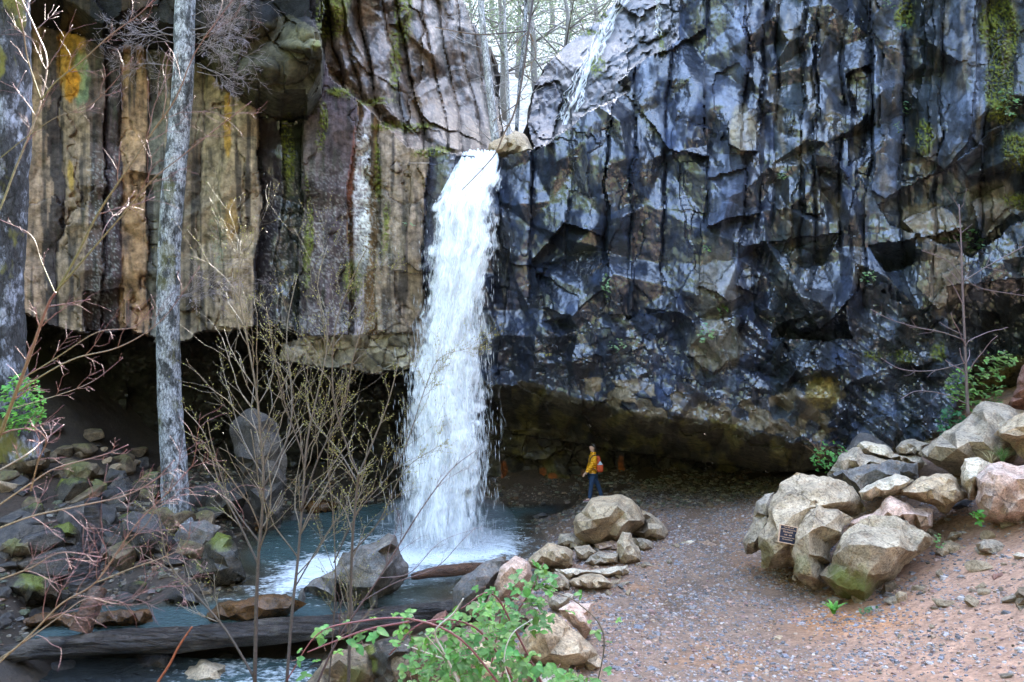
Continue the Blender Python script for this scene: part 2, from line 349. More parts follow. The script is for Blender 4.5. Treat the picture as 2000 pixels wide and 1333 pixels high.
# ---- undercut and cave
lipL = np.interp(u, [-320,0,42,105,158,210,245,308,371,382,452,490,539,578,606,640,700,800,850,950], [560,585,600,636,648,661,646,662,661,645,646,640,636,662,700,716,722,724,726,738])
lipR = np.interp(u, [950,1010,1100,1150,1250,1400,1500,1600,1700,1760,1850,1900,2000,2330], [742,748,762,782,806,826,850,868,880,866,838,700,690,700])
lip = np.where(u < 950, lipL, lipR)+fine1*3+idM*7
below = v+w2*4-lip
backL = 25.2+fbm(u/90, v/70, oct=4, seed=61)*.7+midR*1.2
backR = np.interp(u, [900,1000,1300,1500,1700,1900,2300], [25.2,24.9,24.6,22.6,20.2,18.6,16.4])+midR+smaR*1.2
ceilR = D+smooth(0, 90, below)*3.1*np.interp(u, [900,1300,1600,1850,2000], [1,1,.55,.45,.6])
edge2 = np.interp(u, [900,960,1060,1200,1400,1500,2300], [700,832,856,880,905,920,900])
ceilR = np.where(v+w2*6 > edge2, backR, np.minimum(ceilR, backR))
cav = np.where(u < 945, backL, ceilR)
D = np.where(below > 0, np.maximum(cav, D), D)
# ledge of pale stones under the left face
lst = inpoly(uu, vv, [(545,668),(600,660),(700,650),(800,655),(800,724),(700,724),(600,716),(545,710)])
D = np.where(lst, 20.9+midR*1.0+smaR*2, D)
rc2 = inpoly(uu, vv, [(1850,560),(2400,500),(2400,760),(2000,700),(1900,740),(1850,700)])
D = np.where(rc2, D+1.6, D)
# ---- colours
def C3(*c): return np.array(c, float)
def mixA(A, c, m): return A*(1-m[:, None])+np.asarray(c)*m[:, None]
tabL = [(-320,(.12,.10,.08)),(50,(.20,.155,.10)),(96,(.045,.04,.035)),(118,(.17,.14,.09)),(166,(.07,.055,.045)),(200,(.055,.042,.042)),(238,(.22,.155,.085)),(292,(.10,.105,.08)),(322,(.14,.125,.085)),
 (392,(.19,.165,.105)),(430,(.21,.18,.11)),(506,(.032,.029,.033)),(548,(.02,.028,.018)),(588,(.075,.066,.068)),(645,(.062,.052,.052)),(686,(.10,.06,.022)),(697,(.24,.235,.235)),(716,(.09,.06,.025)),(738,(.19,.165,.115)),(802,(.17,.145,.095)),(835,(.035,.042,.055))]
C = np.zeros((len(u), 3)); ul = u+w1*15+(v-350)*.015+fine1*1.5+fbm(u/5, v/60, oct=2, seed=71)*4
idx = np.clip(np.searchsorted([t[0] for t in tabL], ul)-1, 0, len(tabL)-1); C[:] = np.array([t[1] for t in tabL])[idx]
streak = fbm(u/7, v/130, oct=4, seed=81); streak2 = fbm(u/16, v/240, oct=3, seed=83); blot = fbm(u/45, v/60, oct=4, seed=85); sp = fbm(u/4.5, v/5, oct=2, seed=87)
C *= np.array([1.18, 1.10, 1.20])*(1+.5*streak+.25*blot)[:, None].clip(.25, 2.2)
C = mixA(C, (.04,.036,.036), smooth(.12, .42, streak2)*.85*(u < 900))
C = mixA(C, (.025,.04,.018), smooth(.3, .65, fbm(u/12, v/90, oct=3, seed=91))*.4)
def blob(cx, cy, rx, ry, soft=.35):
    e = ((uu-cx)/rx)**2+((vv-cy)/ry)**2+.55*blot+.4*streak; return smooth(1+soft, 1-soft, e)
C = mixA(C, (.36,.20,.03), blob(140,110,26,90)*.85); C = mixA(C, (.10,.19,.11), blob(158,150,14,60)*.7); C = mixA(C, (.38,.18,.02), blob(142,170,12,35))
C = mixA(C, (.34,.20,.03), blob(446,235,8,80)*.8); C = mixA(C, (.30,.19,.05), blob(450,430,12,40)*.6); C = mixA(C, (.30,.20,.04), blob(129,345,6,25)*.8)
C = mixA(C, (.14,.20,.14), blob(425,460,14,90)*.5*smooth(-.1, .3, sp)); C = mixA(C, (.28,.17,.08), blob(262,500,18,120)*.5)
C = mixA(C, (.23,.08,.05), blob(688,330,5,90)*.6)
C = C*np.array([.98, .92, .90])
C = mixA(C, (.42,.42,.43), smooth(-.25, .15, sp+.4*blot)*smooth(694, 699, ul)*smooth(722, 715, ul)*smooth(225, 260, v)*smooth(530, 470, v))
C = mixA(C, (.03,.027,.026), smooth(.22, .5, fbm(u/20, v/75, oct=4, seed=187))*.6*(u < 900))
lich = smooth(.12, .42, sp+.5*blot)*smooth(480, 520, u)*smooth(800, 740, u)*smooth(260, 420, v)*.7+smooth(.2, .5, sp+.5*blot)*smooth(160, 180, u)*smooth(245, 225, u)*smooth(200, 400, v)*.8
C = mixA(C, (.30,.30,.30), np.clip(lich, 0, 1)*.75)
wet = np.clip(.12+.5*smooth(835, 870, u)*left+.35*((u > 506) & (u < 590)), 0, 1)
# right cliff colours
tabR = [(900,(.04,.042,.047)),(1300,(.055,.056,.066)),(1378,(.115,.105,.10)),(1452,(.05,.048,.052)),(1512,(.055,.054,.042)),(1565,(.10,.09,.075)),(1592,(.06,.05,.042)),(1642,(.045,.043,.045)),(1700,(.12,.11,.098)),(1762,(.055,.053,.042)),(1832,(.13,.115,.098)),(1925,(.05,.046,.036)),(2340,(.05,.046,.036))]
tu_ = u+w1*16+(v-300)*.03
idx = np.clip(np.searchsorted([t[0] for t in tabR], tu_)-1, 0, len(tabR)-1)
CR = np.array([t[1] for t in tabR])[idx].astype(float)
CR *= np.array([.20, .28, .48])*(1+1.9*(1-np.clip(fbm(u/70, v/110, oct=3, seed=119)*1.5+.72, 0, 1))[:, None])
CR *= (1+.2*idM+.5*streak*.6+.45*blot)[:, None].clip(.3, 2)
CR = mixA(CR, (.13,.105,.07), smooth(.1, .5, fbm(u/26, v/120, oct=3, seed=95))*.55*smooth(1450, 1520, u)*smooth(620, 500, v))
CR = mixA(CR, (.15,.135,.11), blob(1400,560,45,80)*.6); CR = mixA(CR, (.17,.15,.11), blob(1452,255,28,42)); CR = mixA(CR, (.13,.12,.09), blob(1400,670,55,50)*.8)
CR = mixA(CR, (.16,.13,.09), blob(1820,440,60,40)*.8); CR = mixA(CR, (.15,.13,.10), blob(1845,540,50,60)*.8); CR = mixA(CR, (.15,.13,.10), blob(1940,400,50,40)*.6)
brown = inpoly(uu, vv, [(1140,740),(1250,740),(1400,790),(1560,760),(1640,840),(1600,868),(1400,830),(1250,815),(1150,790)])
CR = mixA(CR, (.17,.13,.08), (brown*smooth(-.5, .2, idS)).astype(float)*.8); CR = mixA(CR, (.26,.20,.06), blob(1610,770,35,30)*.8)
wetR = np.clip(.92-.55*smooth(1690, 1760, u)*smooth(520, 420, v)-.5*blob(1400,560,45,80)-.5*blob(1452,255,28,42)-.5*blob(1400,670,55,50)-.5*smooth(.1, .5, fbm(u/40, v/160, oct=3, seed=97)), .1, 1)
wetR *= 1-.85*smooth(-.1, .35, fbm(u/55, v/85, oct=4, seed=98)); wetR *= 1-.5*brown
wetR *= 1-.35*((tu_ > 1378) & (tu_ < 1452) & (v < 460))
rm = right[:, None]; C = C*(1-rm)+CR*rm; wet = wet*(1-right)+wetR*right
# canyon wall colours
CU = np.ones((len(u), 3))*C3(.125,.105,.095); CU *= (1+.5*fbm((u-v*.18)/12, v/110, oct=4, seed=101)+.4*blot)[:, None].clip(.3, 2.2)
CU = mixA(CU, (.03,.028,.024), smooth(-.02, .22, fbm((u-v*.18)/15, v/130, oct=4, seed=103))*.85); CU = mixA(CU, (.34,.32,.30), smooth(.25, .5, sp+.4*blot)*.5); CU = mixA(CU, (.24,.19,.14), smooth(.2, .5, blot)*.5)
C[mUL] = CU[mUL]*np.array([.78, .64, .52]); wet[mUL] = .25
CS = np.ones((len(u), 3))*C3(.10,.105,.12)*(1+.5*blot)[:, None].clip(.3, 2); C[mSB] = CS[mSB]*.28; wet[mSB] = .3
C[dark_spire] = C3(.035, .035, .045)
# undersides, cave
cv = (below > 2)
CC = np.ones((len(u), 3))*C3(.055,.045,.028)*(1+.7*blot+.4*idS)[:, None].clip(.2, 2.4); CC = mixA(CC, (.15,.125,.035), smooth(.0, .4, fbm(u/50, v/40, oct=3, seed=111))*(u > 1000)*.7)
CC = mixA(CC, (.035,.03,.022), (u < 940).astype(float)*.7)  # left cave darker still, shade painted into the rock colour
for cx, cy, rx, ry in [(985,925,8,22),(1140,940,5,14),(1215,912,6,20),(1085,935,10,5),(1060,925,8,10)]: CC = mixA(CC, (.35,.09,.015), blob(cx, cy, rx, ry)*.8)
CC *= np.where(u > 940, .75, .40)[:, None]; C[cv] = CC[cv]; wet[cv] = .2  # cave shade painted in by scaling the rock colour down
C[lst] = (C3(.21,.18,.13)*(1+.5*idS+.3*blot)[:, None])[lst]
C[shelf & (u < 660)] *= .13; wet[shelf & (u < 660)] = .05  # shade under the overhang painted in as near-black rock
C[rec] = (C3(.05,.045,.028)*(1+.8*blot)[:, None].clip(.2, 2))[rec]  # recess shade painted in as dark olive
C = mixA(C, (.12,.13,.03), blob(620,85,14,14)*.8); C = mixA(C, (.09,.08,.04), blob(590,75,35,22)*.7)
# moss as a stain where it is thin
def mossm(cx, cy, rx, ry, a=1.): return blob(cx, cy, rx, ry, .5)*smooth(-.35, .25, sp+blot*.5)*a
MOSS = [(780,250,60,10),(845,300,40,9),(730,200,40,8),(625,250,10,50),(660,180,24,10),(655,20,30,60),(790,30,18,50),(1765,30,14,30),(1772,22,16,30),(1955,60,40,60),(1950,170,30,60),(1806,270,16,34),(1960,230,30,16),(1990,300,30,40),(1985,400,30,16),(1720,700,20,10),(1770,700,20,14),(1700,690,14,8),(1830,690,14,20),(735,330,6,60),(752,450,8,60),(690,540,20,40),(600,460,6,120),(560,300,12,80),(1160,130,16,24),(1290,90,5,24),(1130,60,40,6),(1150,30,40,8),(770,120,10,60)]
for (cx, cy, rx, ry) in MOSS:
    mk = mossm(cx, cy, rx, ry); C = mixA(C, (.115,.135,.018), mk*.9); wet *= (1-mk*.8); D -= mk*.06*(.5+.5*sp)
wst = smooth(-.35, .05, sp+.4*blot)*smooth(690, 696, u+fine1*4+w1*5)*smooth(724, 716, u+fine1*4+w1*5)*smooth(225, 270, v)*smooth(545, 470, v)
C = mixA(C, (.55,.55,.56), wst)
C = np.clip(C, .008, .6)
# ---- build
X = (u-1000)/F*D; Z = CZ-(v-667)/F*D
keep = ~gapm.reshape(nv, nu)
I = np.arange(nu*nv).reshape(nv, nu)
qf = keep[:-1, :-1] & keep[:-1, 1:] & keep[1:, :-1] & keep[1:, 1:]
quads = np.stack([I[:-1, :-1], I[1:, :-1], I[1:, 1:], I[:-1, 1:]], -1)
co = np.stack([X, D, Z], 1)
def part(mask, name):
    f = quads[qf & mask].reshape(-1, 4)
    ed = np.concatenate([f[:, [0, 1]], f[:, [1, 2]], f[:, [2, 3]], f[:, [3, 0]]]); key = np.sort(ed, 1); k = key[:, 0]*(nu*nv)+key[:, 1]
    uq, inv, cnt = np.unique(k, return_inverse=True, return_counts=True)
    be = ed[cnt[inv] == 1]
    # the rim along the gap runs back into the hill
    bv = np.unique(be); ok = (u[bv] > 780) & (u[bv] < 1440) & (v[bv] < 310) & (v[bv] > -335)
    okset = np.zeros(nu*nv, bool); okset[bv[ok]] = True
    be = be[okset[be[:, 0]] & okset[be[:, 1]]]
    used = np.unique(f); remap = -np.ones(nu*nv, np.int64); remap[used] = np.arange(len(used))
    rim = np.unique(be); r1 = -np.ones(nu*nv, np.int64); r1[rim] = len(used)+np.arange(len(rim))
    r2 = r1+len(rim)
    cc = [co[used], co[rim]+np.array([0, 1.2, -.1])+rng.normal(0, .1, (len(rim), 3)), co[rim]+np.array([0, 7, .6])+rng.normal(0, .1, (len(rim), 3))]
    F2 = [remap[f], np.stack([remap[be[:, 1]], remap[be[:, 0]], r1[be[:, 0]], r1[be[:, 1]]], 1), np.stack([r1[be[:, 1]], r1[be[:, 0]], r2[be[:, 0]], r2[be[:, 1]]], 1)]
    ids = np.concatenate([used, rim, rim])
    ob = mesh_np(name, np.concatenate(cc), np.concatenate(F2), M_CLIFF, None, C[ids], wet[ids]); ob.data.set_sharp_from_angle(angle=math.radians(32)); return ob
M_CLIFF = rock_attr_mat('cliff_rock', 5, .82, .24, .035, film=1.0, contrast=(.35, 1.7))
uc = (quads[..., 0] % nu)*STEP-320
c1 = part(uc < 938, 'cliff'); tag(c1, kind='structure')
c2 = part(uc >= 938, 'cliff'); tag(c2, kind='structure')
cliffD = D.reshape(nv, nu); cliffD_ = cliffD
def cliff_at(px, py):
    j = int(round((px+320)/STEP)); i = int(round((py+340)/STEP)); return float(cliffD[i, j])
# ============================================================ ground
def gp(px, py, z): Y = (CZ-z)*F/(py-667); return ((px-1000)/F*Y, Y, z)
GC = [gp(*a) for a in [(1150,978,-.15),(1350,1000,-.05),(1500,1000,.3),(1350,1080,0),(1250,1150,.05),(1400,1150,.1),(1500,1180,.25),(1300,1250,.35),(1500,1280,.5),(1200,1333,.55),(1450,1333,.6),
 (1650,1200,.4),(1750,1200,.75),(1850,1200,1.0),(2000,1200,1.3),(1800,1080,.95),(1900,1050,1.3),(2000,1020,1.7),(2000,1330,1.25),(1750,1320,.85),(1850,930,1.9),(1800,870,2.3),(1950,880,2.4),(1600,900,1.0),(1500,930,.5),
 (1000,945,-.1),(1200,940,0),(1400,945,.1),(1050,1000,-.5),(1100,1060,-.6),(1020,1100,-.6),(950,1140,-.65),(900,1180,-.65),(880,1230,-.65),
 (900,1080,-1.6),(700,1100,-1.5),(600,1060,-1.3),(560,1130,-1.15),(700,1170,-1.05),(450,1180,-.85),(350,1190,-.8),(800,1010,-1.3),(800,1180,-1.0),(860,1150,-1.1),(1000,1055,-1.2),(1080,1030,-1.15),(1010,1015,-1.1),(1060,1000,-.95),(700,1030,-1.3),(520,1090,-1.1),(560,1180,-1.0),(930,1110,-1.1),(840,1215,-.95),(640,1215,-.95),(460,1110,-.95),
 (480,1030,-.65),(420,1080,-.5),(380,1150,-.62),(300,1130,-.3),(300,1050,0),(340,1000,.4),(200,1000,.5),(100,1050,.4),(50,1150,0),(100,900,1.3),(0,870,1.7),(250,900,.9),(400,950,.3),(500,960,-.1),(700,960,-.3),(400,900,.5),(600,910,.2),
 (300,1300,-1.6),(100,1320,-1.8),(500,1310,-1.6),(620,1330,-1.4),(700,1280,-.8),(850,1280,-.2),(1000,1280,.3),(1080,1200,.2),(1050,1130,0),(1100,1090,-.1),(800,1333,-.1)]]
GC += [(0,3,2.2),(3,3,2.5),(-2.5,3,1.4),(0,0,3.05),(-6,5,-1.2),(-9,6,-.6),(7,3,3.2),(-4,0,2.8),(5,0,3.3),(-14,14,1.5),(-14,22,3),(14,12,4.2),(15,20,5),(0,28,1.2),(-8,28,1.5),(8,28,2),(-14,2,3),(14,2,5)]
def ground_z(x, y, detail=True):
    x = np.atleast_1d(np.asarray(x, float)); y = np.atleast_1d(np.asarray(y, float))
    xc = np.clip(x, -15, 15); yc = np.clip(y, -1, 28)
    z = rbf([(a[0], a[1]) for a in GC], [a[2] for a in GC], np.stack([xc, yc], 1))
    z = z+np.maximum(-3-y, 0)*.66*(1+.15*np.sin(x*.3))+np.maximum(np.abs(x)-15, 0)*.9  # unseen slope added behind the camera, steepness set to block low sky
    if detail:
        z = z+fbm(x/1.6, y/1.6, oct=4, seed=201)*(.05+.07*smooth(-1.5, -3.5, x)*smooth(8, 12, y))+fbm(x/.3, y/.3, oct=3, seed=203)*.018
    return z
gx = np.concatenate([np.arange(-70, -15, 1.5), np.arange(-15, 15, .085), np.arange(15, 71, 1.5)])
gy = np.concatenate([np.arange(-60, 0, 1.2), np.arange(0, 5.5, .2), np.arange(5.5, 29, .09)])
GX, GY = np.meshgrid(gx, gy); gxr, gyr = GX.ravel(), GY.ravel(); gz = ground_z(gxr, gyr)
I = np.arange(len(gxr)).reshape(GX.shape)
gq = np.stack([I[:-1, :-1], I[:-1, 1:], I[1:, 1:], I[1:, :-1]], -1).reshape(-1, 4)
# colours: wet grey gravel, orange mud on the right bank, dark wet soil in the creek
gn = fbm(gxr/1.1, gyr/1.4, oct=4, seed=211); gn2 = fbm(gxr/.25, gyr/.25, oct=3, seed=213)
GCOL = np.ones((len(gxr), 3))*C3(.20,.155,.125)
GCOL = mixA(GCOL, (.26,.165,.10), smooth(.0, .35, gn)*.7)
bank = smooth(3.2, 5.0, gxr-(gyr-9)*.35)*smooth(14.5, 11.5, gyr)
GCOL = mixA(GCOL, (.37,.26,.20), bank*.85)
GCOL = mixA(GCOL, (.40,.19,.05), smooth(1.2, .2, np.hypot(gxr-5.0, (gyr-10.6)*.9)+gn*.5)*.7)
creek = smooth(-.25, -.6, gz)
GCOL = mixA(GCOL, (.05,.045,.03), creek*.6)
GCOL = mixA(GCOL, (.035,.03,.022), smooth(19.2, 21.6, gyr+gn*.8)*.9)  # cave floor darkened, shade of the undercut painted into the soil
GCOL = mixA(GCOL, (.022,.019,.014), smooth(-2.0, -4.5, gxr)*.9)
GCOL = mixA(GCOL, (.035,.05,.02), smooth(-1, -4, gyr)+smooth(14.5, 17, np.abs(gxr)))
GCOL *= (1+.35*gn2)[:, None].clip(.4, 1.8)
GCOL *= np.array([1.10, .97, .86])
GCOL = mixA(GCOL, (.085,.065,.05), np.exp(-(pdist(gxr, gyr, [(4.6,19),(4.3,16),(3.6,13.5),(2.4,11.5)])/.55)**2)*smooth(-.4, .2, gn)*.75)
GCOL = GCOL*np.array([1.08, .97, .88])
gwet = np.clip(.35+.3*gn-.3*bank+.4*creek, 0, .8)
M_GROUND = rock_attr_mat('ground_gravel', 14, .9, .38, .02, speck=False, contrast=(.6, 1.4))
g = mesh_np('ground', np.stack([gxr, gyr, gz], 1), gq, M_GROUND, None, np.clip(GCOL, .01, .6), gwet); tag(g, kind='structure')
_gt = None
def ray_ground(px, py):
    Ys = np.arange(6, 27, .05); x = (px-1000)/F*Ys; z = CZ-(py-667)/F*Ys; gzv = ground_z(x, Ys, False)
    k = np.argmax(z < gzv); return float(Ys[k]) if (z < gzv).any() else 25.
# ============================================================ pool water
WZ = -.70
def watmat():
    m, n, b, o = newmat('creek_water')
    a = N(n, 'ShaderNodeAttribute', attribute_name='Col'); fo = N(n, 'ShaderNodeAttribute', attribute_name='Wet')
    t1 = tnoise(n, 2.2, 5, .55, (1, 1.6, 1)); t2 = tnoise(n, 9, 5, .6, (1, 1.7, 1)); t3 = tnoise(n, 26, 3, .6)
    ad = N(n, 'ShaderNodeMath', operation='ADD'); n.links.new(fo.outputs['Fac'], ad.inputs[0]); n.links.new(t2.outputs[0], ad.inputs[1])
    ad2 = N(n, 'ShaderNodeMath', operation='MULTIPLY_ADD'); n.links.new(t1.outputs[0], ad2.inputs[0]); ad2.inputs[1].default_value = .8; n.links.new(ad.outputs[0], ad2.inputs[2])
    r = ramp(n, ad2.outputs[0], [(.0, 0), (1, 1)]); mr = N(n, 'ShaderNodeMapRange'); mr.inputs['From Min'].default_value = 1.08; mr.inputs['From Max'].default_value = 1.50
    n.links.new(ad2.outputs[0], mr.inputs['Value'])
    c = mixc(n, mr.outputs[0], a.outputs['Color'], (.82, .86, .88)); n.links.new(c, b.inputs['Base Color'])
    mr2 = N(n, 'ShaderNodeMapRange'); mr2.inputs['To Min'].default_value = .08; mr2.inputs['To Max'].default_value = .7; n.links.new(mr.outputs[0], mr2.inputs['Value']); n.links.new(mr2.outputs[0], b.inputs['Roughness'])
    b.inputs['IOR'].default_value = 1.33
    u1 = bump(n, b, t1.outputs[0], .30, .7); u2 = bump(n, b, t2.outputs[0], .14, .9, u1); bump(n, b, t3.outputs[0], .015, .5, u2)
    # shallow water lets the bed show through
    al = N(n, 'ShaderNodeAttribute', attribute_name='Clear'); sub = N(n, 'ShaderNodeMath', operation='MULTIPLY', use_clamp=True)
    inv = N(n, 'ShaderNodeMath', operation='SUBTRACT'); inv.inputs[0].default_value = 1; n.links.new(mr.outputs[0], inv.inputs[1])
    n.links.new(al.outputs['Fac'], sub.inputs[0]); n.links.new(inv.outputs[0], sub.inputs[1])
    iv = N(n, 'ShaderNodeMath', operation='SUBTRACT'); iv.inputs[0].default_value = 1; n.links.new(sub.outputs[0], iv.inputs[1]); n.links.new(iv.outputs[0], b.inputs['Alpha'])
    return m
M_WATER = watmat()
FB = at(870, 1062, 18.8)          # where the fall lands
wx = np.arange(-12, 4, .06); wy = np.arange(11.5, 24.5, .06); WX, WY = np.meshgrid(wx, wy); x, y = WX.ravel(), WY.ravel()
dF = np.hypot(x-FB.x, (y-FB.y)*1.0)
bed = ground_z(x, y, False)
bb = smooth(14.4, 12.4, y+x*.04)
wz = WZ+fbm(x*.9, y*1.2, oct=3, seed=301)*.035+fbm(x*3, y*4, oct=3, seed=303)*.03*np.exp(-dF/3)+.10*np.exp(-(dF/1.1)**2)+.05*np.sin(dF*5)*np.exp(-dF/1.6)
foam = 1.1*np.exp(-(dF/1.35)**2)+.56*np.exp(-dF/3.6)+.10*fbm(x*1.2, y*2.2, oct=4, seed=307)+.30*np.exp(-((np.hypot(x+4.3, (y-16.8)))/1.2)**2)-.12
foam += .35*np.exp(-(pdist(x, y, [(-2.4,18),(-4.6,17.2),(-5,15.5)])/.8)**2)
depth = wz-bed
wz_ = 0
clear = smooth(.40, .06, depth)*.7
wcol = np.ones((len(x), 3))*C3(.05,.088,.085); wcol = mixA(wcol, (.11,.085,.035), smooth(.45, .1, depth)*.8); wcol = mixA(wcol, (.02,.03,.04), smooth(.0, 1.5, x)*.8); wcol = mixA(wcol, (.06,.09,.095), smooth(15.5, 14, y)*.5)
I = np.arange(len(x)).reshape(WX.shape); wq = np.stack([I[:-1, :-1], I[:-1, 1:], I[1:, 1:], I[1:, :-1]], -1)
msk = (wz > bed-.15).reshape(WX.shape); edge = (y > 13.7+.115*(x+1.46)).reshape(WX.shape) & msk; kq = edge[:-1, :-1] & edge[1:, 1:]
o = mesh_np('water', np.stack([x, y, wz], 1), wq[kq].reshape(-1, 4), M_WATER, None, wcol, foam); tag(o, kind='structure')
at_ = o.data.attributes.new('Clear', 'FLOAT', 'POINT'); 
at_.data.foreach_set('value', clear.astype(np.float32))
# lower run beyond the log
x = np.arange(-11, -1, .06); y = np.arange(6, 13.4, .06); WX, WY = np.meshgrid(x, y); x, y = WX.ravel(), WY.ravel(); bed = ground_z(x, y, False)
wz = -1.25+fbm(x*2, y*2, oct=3, seed=305)*.05; msk = (wz > bed-.15).reshape(WX.shape); kq = msk[:-1, :-1] & msk[1:, 1:]
I = np.arange(len(x)).reshape(WX.shape); wq = np.stack([I[:-1, :-1], I[:-1, 1:], I[1:, 1:], I[1:, :-1]], -1)
foam = .20+.45*np.exp(-(np.hypot(x+3.7, y-11.3)/1.0)**2)-.25*smooth(-5, -7, x); wcol = np.ones((len(x), 3))*C3(.04,.07,.07); wcol = mixA(wcol, (.02,.02,.02), smooth(-5.0, -6.5, x)*.9)
o = mesh_np('water', np.stack([x, y, wz], 1), wq[kq].reshape(-1, 4), M_WATER, None, wcol, foam); tag(o, kind='structure')
# ============================================================ waterfall
def fallmat(name, lo, hi, sx, sy, col=(.95,.97,.99), em=0):
    m, n, b, o = newmat(name); n.nodes.remove(b)
    dn = N(n, 'ShaderNodeAttribute', attribute_name='Wet'); uvm = N(n, 'ShaderNodeAttribute', attribute_name='Flow')
    def nz(a, bb, det):
        mp = N(n, 'ShaderNodeMapping'); mp.inputs['Scale'].default_value = (a, bb, 1); n.links.new(uvm.outputs['Vector'], mp.inputs[0])
        t = N(n, 'ShaderNodeTexNoise'); t.inputs['Scale'].default_value = 1; t.inputs['Detail'].default_value = det; t.inputs['Roughness'].default_value = .6; n.links.new(mp.outputs[0], t.inputs[0]); return t
    t1 = nz(sx, sy, 4); t2 = nz(sx*4.5, sy*3, 3); t0 = nz(sx*.55, sy*1.5, 2)
    s = N(n, 'ShaderNodeMath', operation='MULTIPLY_ADD'); n.links.new(t2.outputs[0], s.inputs[0]); s.inputs[1].default_value = .55; n.links.new(t1.outputs[0], s.inputs[2])
    s0 = N(n, 'ShaderNodeMath', operation='MULTIPLY_ADD'); n.links.new(t0.outputs[0], s0.inputs[0]); s0.inputs[1].default_value = .95; n.links.new(s.outputs[0], s0.inputs[2])
    s2 = N(n, 'ShaderNodeMath', operation='ADD'); n.links.new(s0.outputs[0], s2.inputs[0]); n.links.new(dn.outputs['Fac'], s2.inputs[1])
    mr = N(n, 'ShaderNodeMapRange', interpolation_type='SMOOTHSTEP'); mr.inputs['From Min'].default_value = lo; mr.inputs['From Max'].default_value = hi; n.links.new(s2.outputs[0], mr.inputs['Value'])
    d = N(n, 'ShaderNodeBsdfDiffuse'); d.inputs[0].default_value = (*col, 1); tl = N(n, 'ShaderNodeBsdfTranslucent'); tl.inputs[0].default_value = (*col, 1)
    gl = N(n, 'ShaderNodeMixShader'); gl.inputs[0].default_value = .45; n.links.new(d.outputs[0], gl.inputs[1]); n.links.new(tl.outputs[0], gl.inputs[2])
    tr = N(n, 'ShaderNodeBsdfTransparent'); mx = N(n, 'ShaderNodeMixShader'); n.links.new(mr.outputs[0], mx.inputs[0]); n.links.new(tr.outputs[0], mx.inputs[1]); n.links.new(gl.outputs[0], mx.inputs[2]); n.links.new(mx.outputs[0], o.inputs[0])
    bp = N(n, 'ShaderNodeBump'); bp.inputs['Distance'].default_value = .05; bp.inputs['Strength'].default_value = .5; n.links.new(s.outputs[0], bp.inputs['Height']); n.links.new(bp.outputs[0], d.inputs['Normal'])
    return m
M_FALL = [fallmat('fall_core', 1.26, 1.62, 3.2, .75), fallmat('fall_mid', 1.28, 1.62, 3.8, 1.0), fallmat('fall_outer', 1.22, 1.70, 6, 1.1)]
Lpts = [(300,905),(315,893),(340,882),(400,846),(500,830),(600,824),(700,798),(800,788),(900,782),(1000,776),(1070,770)]
Rpts = [(300,975),(315,981),(340,975),(400,968),(480,974),(560,956),(620,945),(700,952),(780,950),(850,958),(930,952),(1000,945),(1070,955)]
Dpts = [(300,20.9),(312,20.5),(340,20.1),(400,19.75),(500,19.4),(700,19.1),(900,18.9),(1070,18.75)]
def fall_sheet(name, mat, lay, grow, dens, seed, vtop=298, vbot=1072, li=Lpts, ri=Rpts, dofs=0):
    ns, ntt = 90, 330; S, T = np.meshgrid(np.linspace(-1, 1, ns), np.linspace(vtop, vbot, ntt)); s, t = S.ravel(), T.ravel()
    l = np.interp(t, [p[0] for p in li], [p[1] for p in li]); r = np.interp(t, [p[0] for p in ri], [p[1] for p in ri]); c = (l+r)/2; h = (r-l)/2*grow
    d = np.interp(t, [p[0] for p in Dpts], [p[1] for p in Dpts])+dofs
    grow_t = smooth(300, 420, t)
    px = c+h*s; rad = lay*grow_t*np.sqrt(np.maximum(1-s*s, 0))
    t = t-(13*vnoise(s*3.1+seed, s*0+.5, seed=5)+7*vnoise(s*9, s*0+.5, seed=6))*smooth(330, 298, t)
    d = d-rad+fbm(s*3.2+seed, t/60, oct=4, seed=seed)*.10*grow_t
    px = px+fbm(s*2+seed, t/50, oct=3, seed=seed+5)*7*grow_t
    co = np.stack([(px-1000)/F*d, d, CZ-(t-667)/F*d], 1)
    I = np.arange(len(s)).reshape(S.shape); q = np.stack([I[:-1, :-1], I[1:, :-1], I[1:, 1:], I[:-1, 1:]], -1).reshape(-1, 4)
    edgef = smooth(1.0, .5, np.abs(s)+fbm(s*2.5, t/28, oct=4, seed=seed+9)*.45)
    den = dens+(.42*edgef-.42)+(.25*smooth(420, 320, t))
    ob = mesh_np(name, co, q, mat, None, None, den)
    a = ob.data.attributes.new('Flow', 'FLOAT_VECTOR', 'POINT'); a.data.foreach_set('vector', np.stack([s*h/66+seed*3.7, (t-300)/66*.45+seed*1.3, np.full_like(s, seed)], 1).astype(np.float32).ravel())
    return ob
def join(objs, name):
    "merge mesh data of several objects into the first"
    bm_ = objs[0]
    with bpy.context.temp_override(active_object=bm_, object=bm_, selected_objects=objs, selected_editable_objects=objs): bpy.ops.object.join()
    bm_.name = name; return bm_
sheets = [fall_sheet('waterfall', M_FALL[0], .25, .78, .46, 1, dofs=.05), fall_sheet('w', M_FALL[0], -.2, .86, .32, 2, dofs=.1), fall_sheet('w', M_FALL[1], .55, 1.0, .24, 3), fall_sheet('w', M_FALL[2], .75, 1.2, .10, 4, vtop=330),
          fall_sheet('w', M_FALL[2], -.35, 1.34, .02, 5, vtop=400), fall_sheet('w', M_FALL[2], .2, 1.0, -.06, 6, vtop=600, vbot=1010, li=[(600,925),(700,925),(850,930),(1010,925)], ri=[(600,950),(720,985),(850,1005),(1010,975)]),
          fall_sheet('w', M_FALL[2], .2, 1.0, -.10, 8, vtop=680, vbot=1040, li=[(680,790),(800,775),(1040,755)], ri=[(680,850),(1040,850)])]
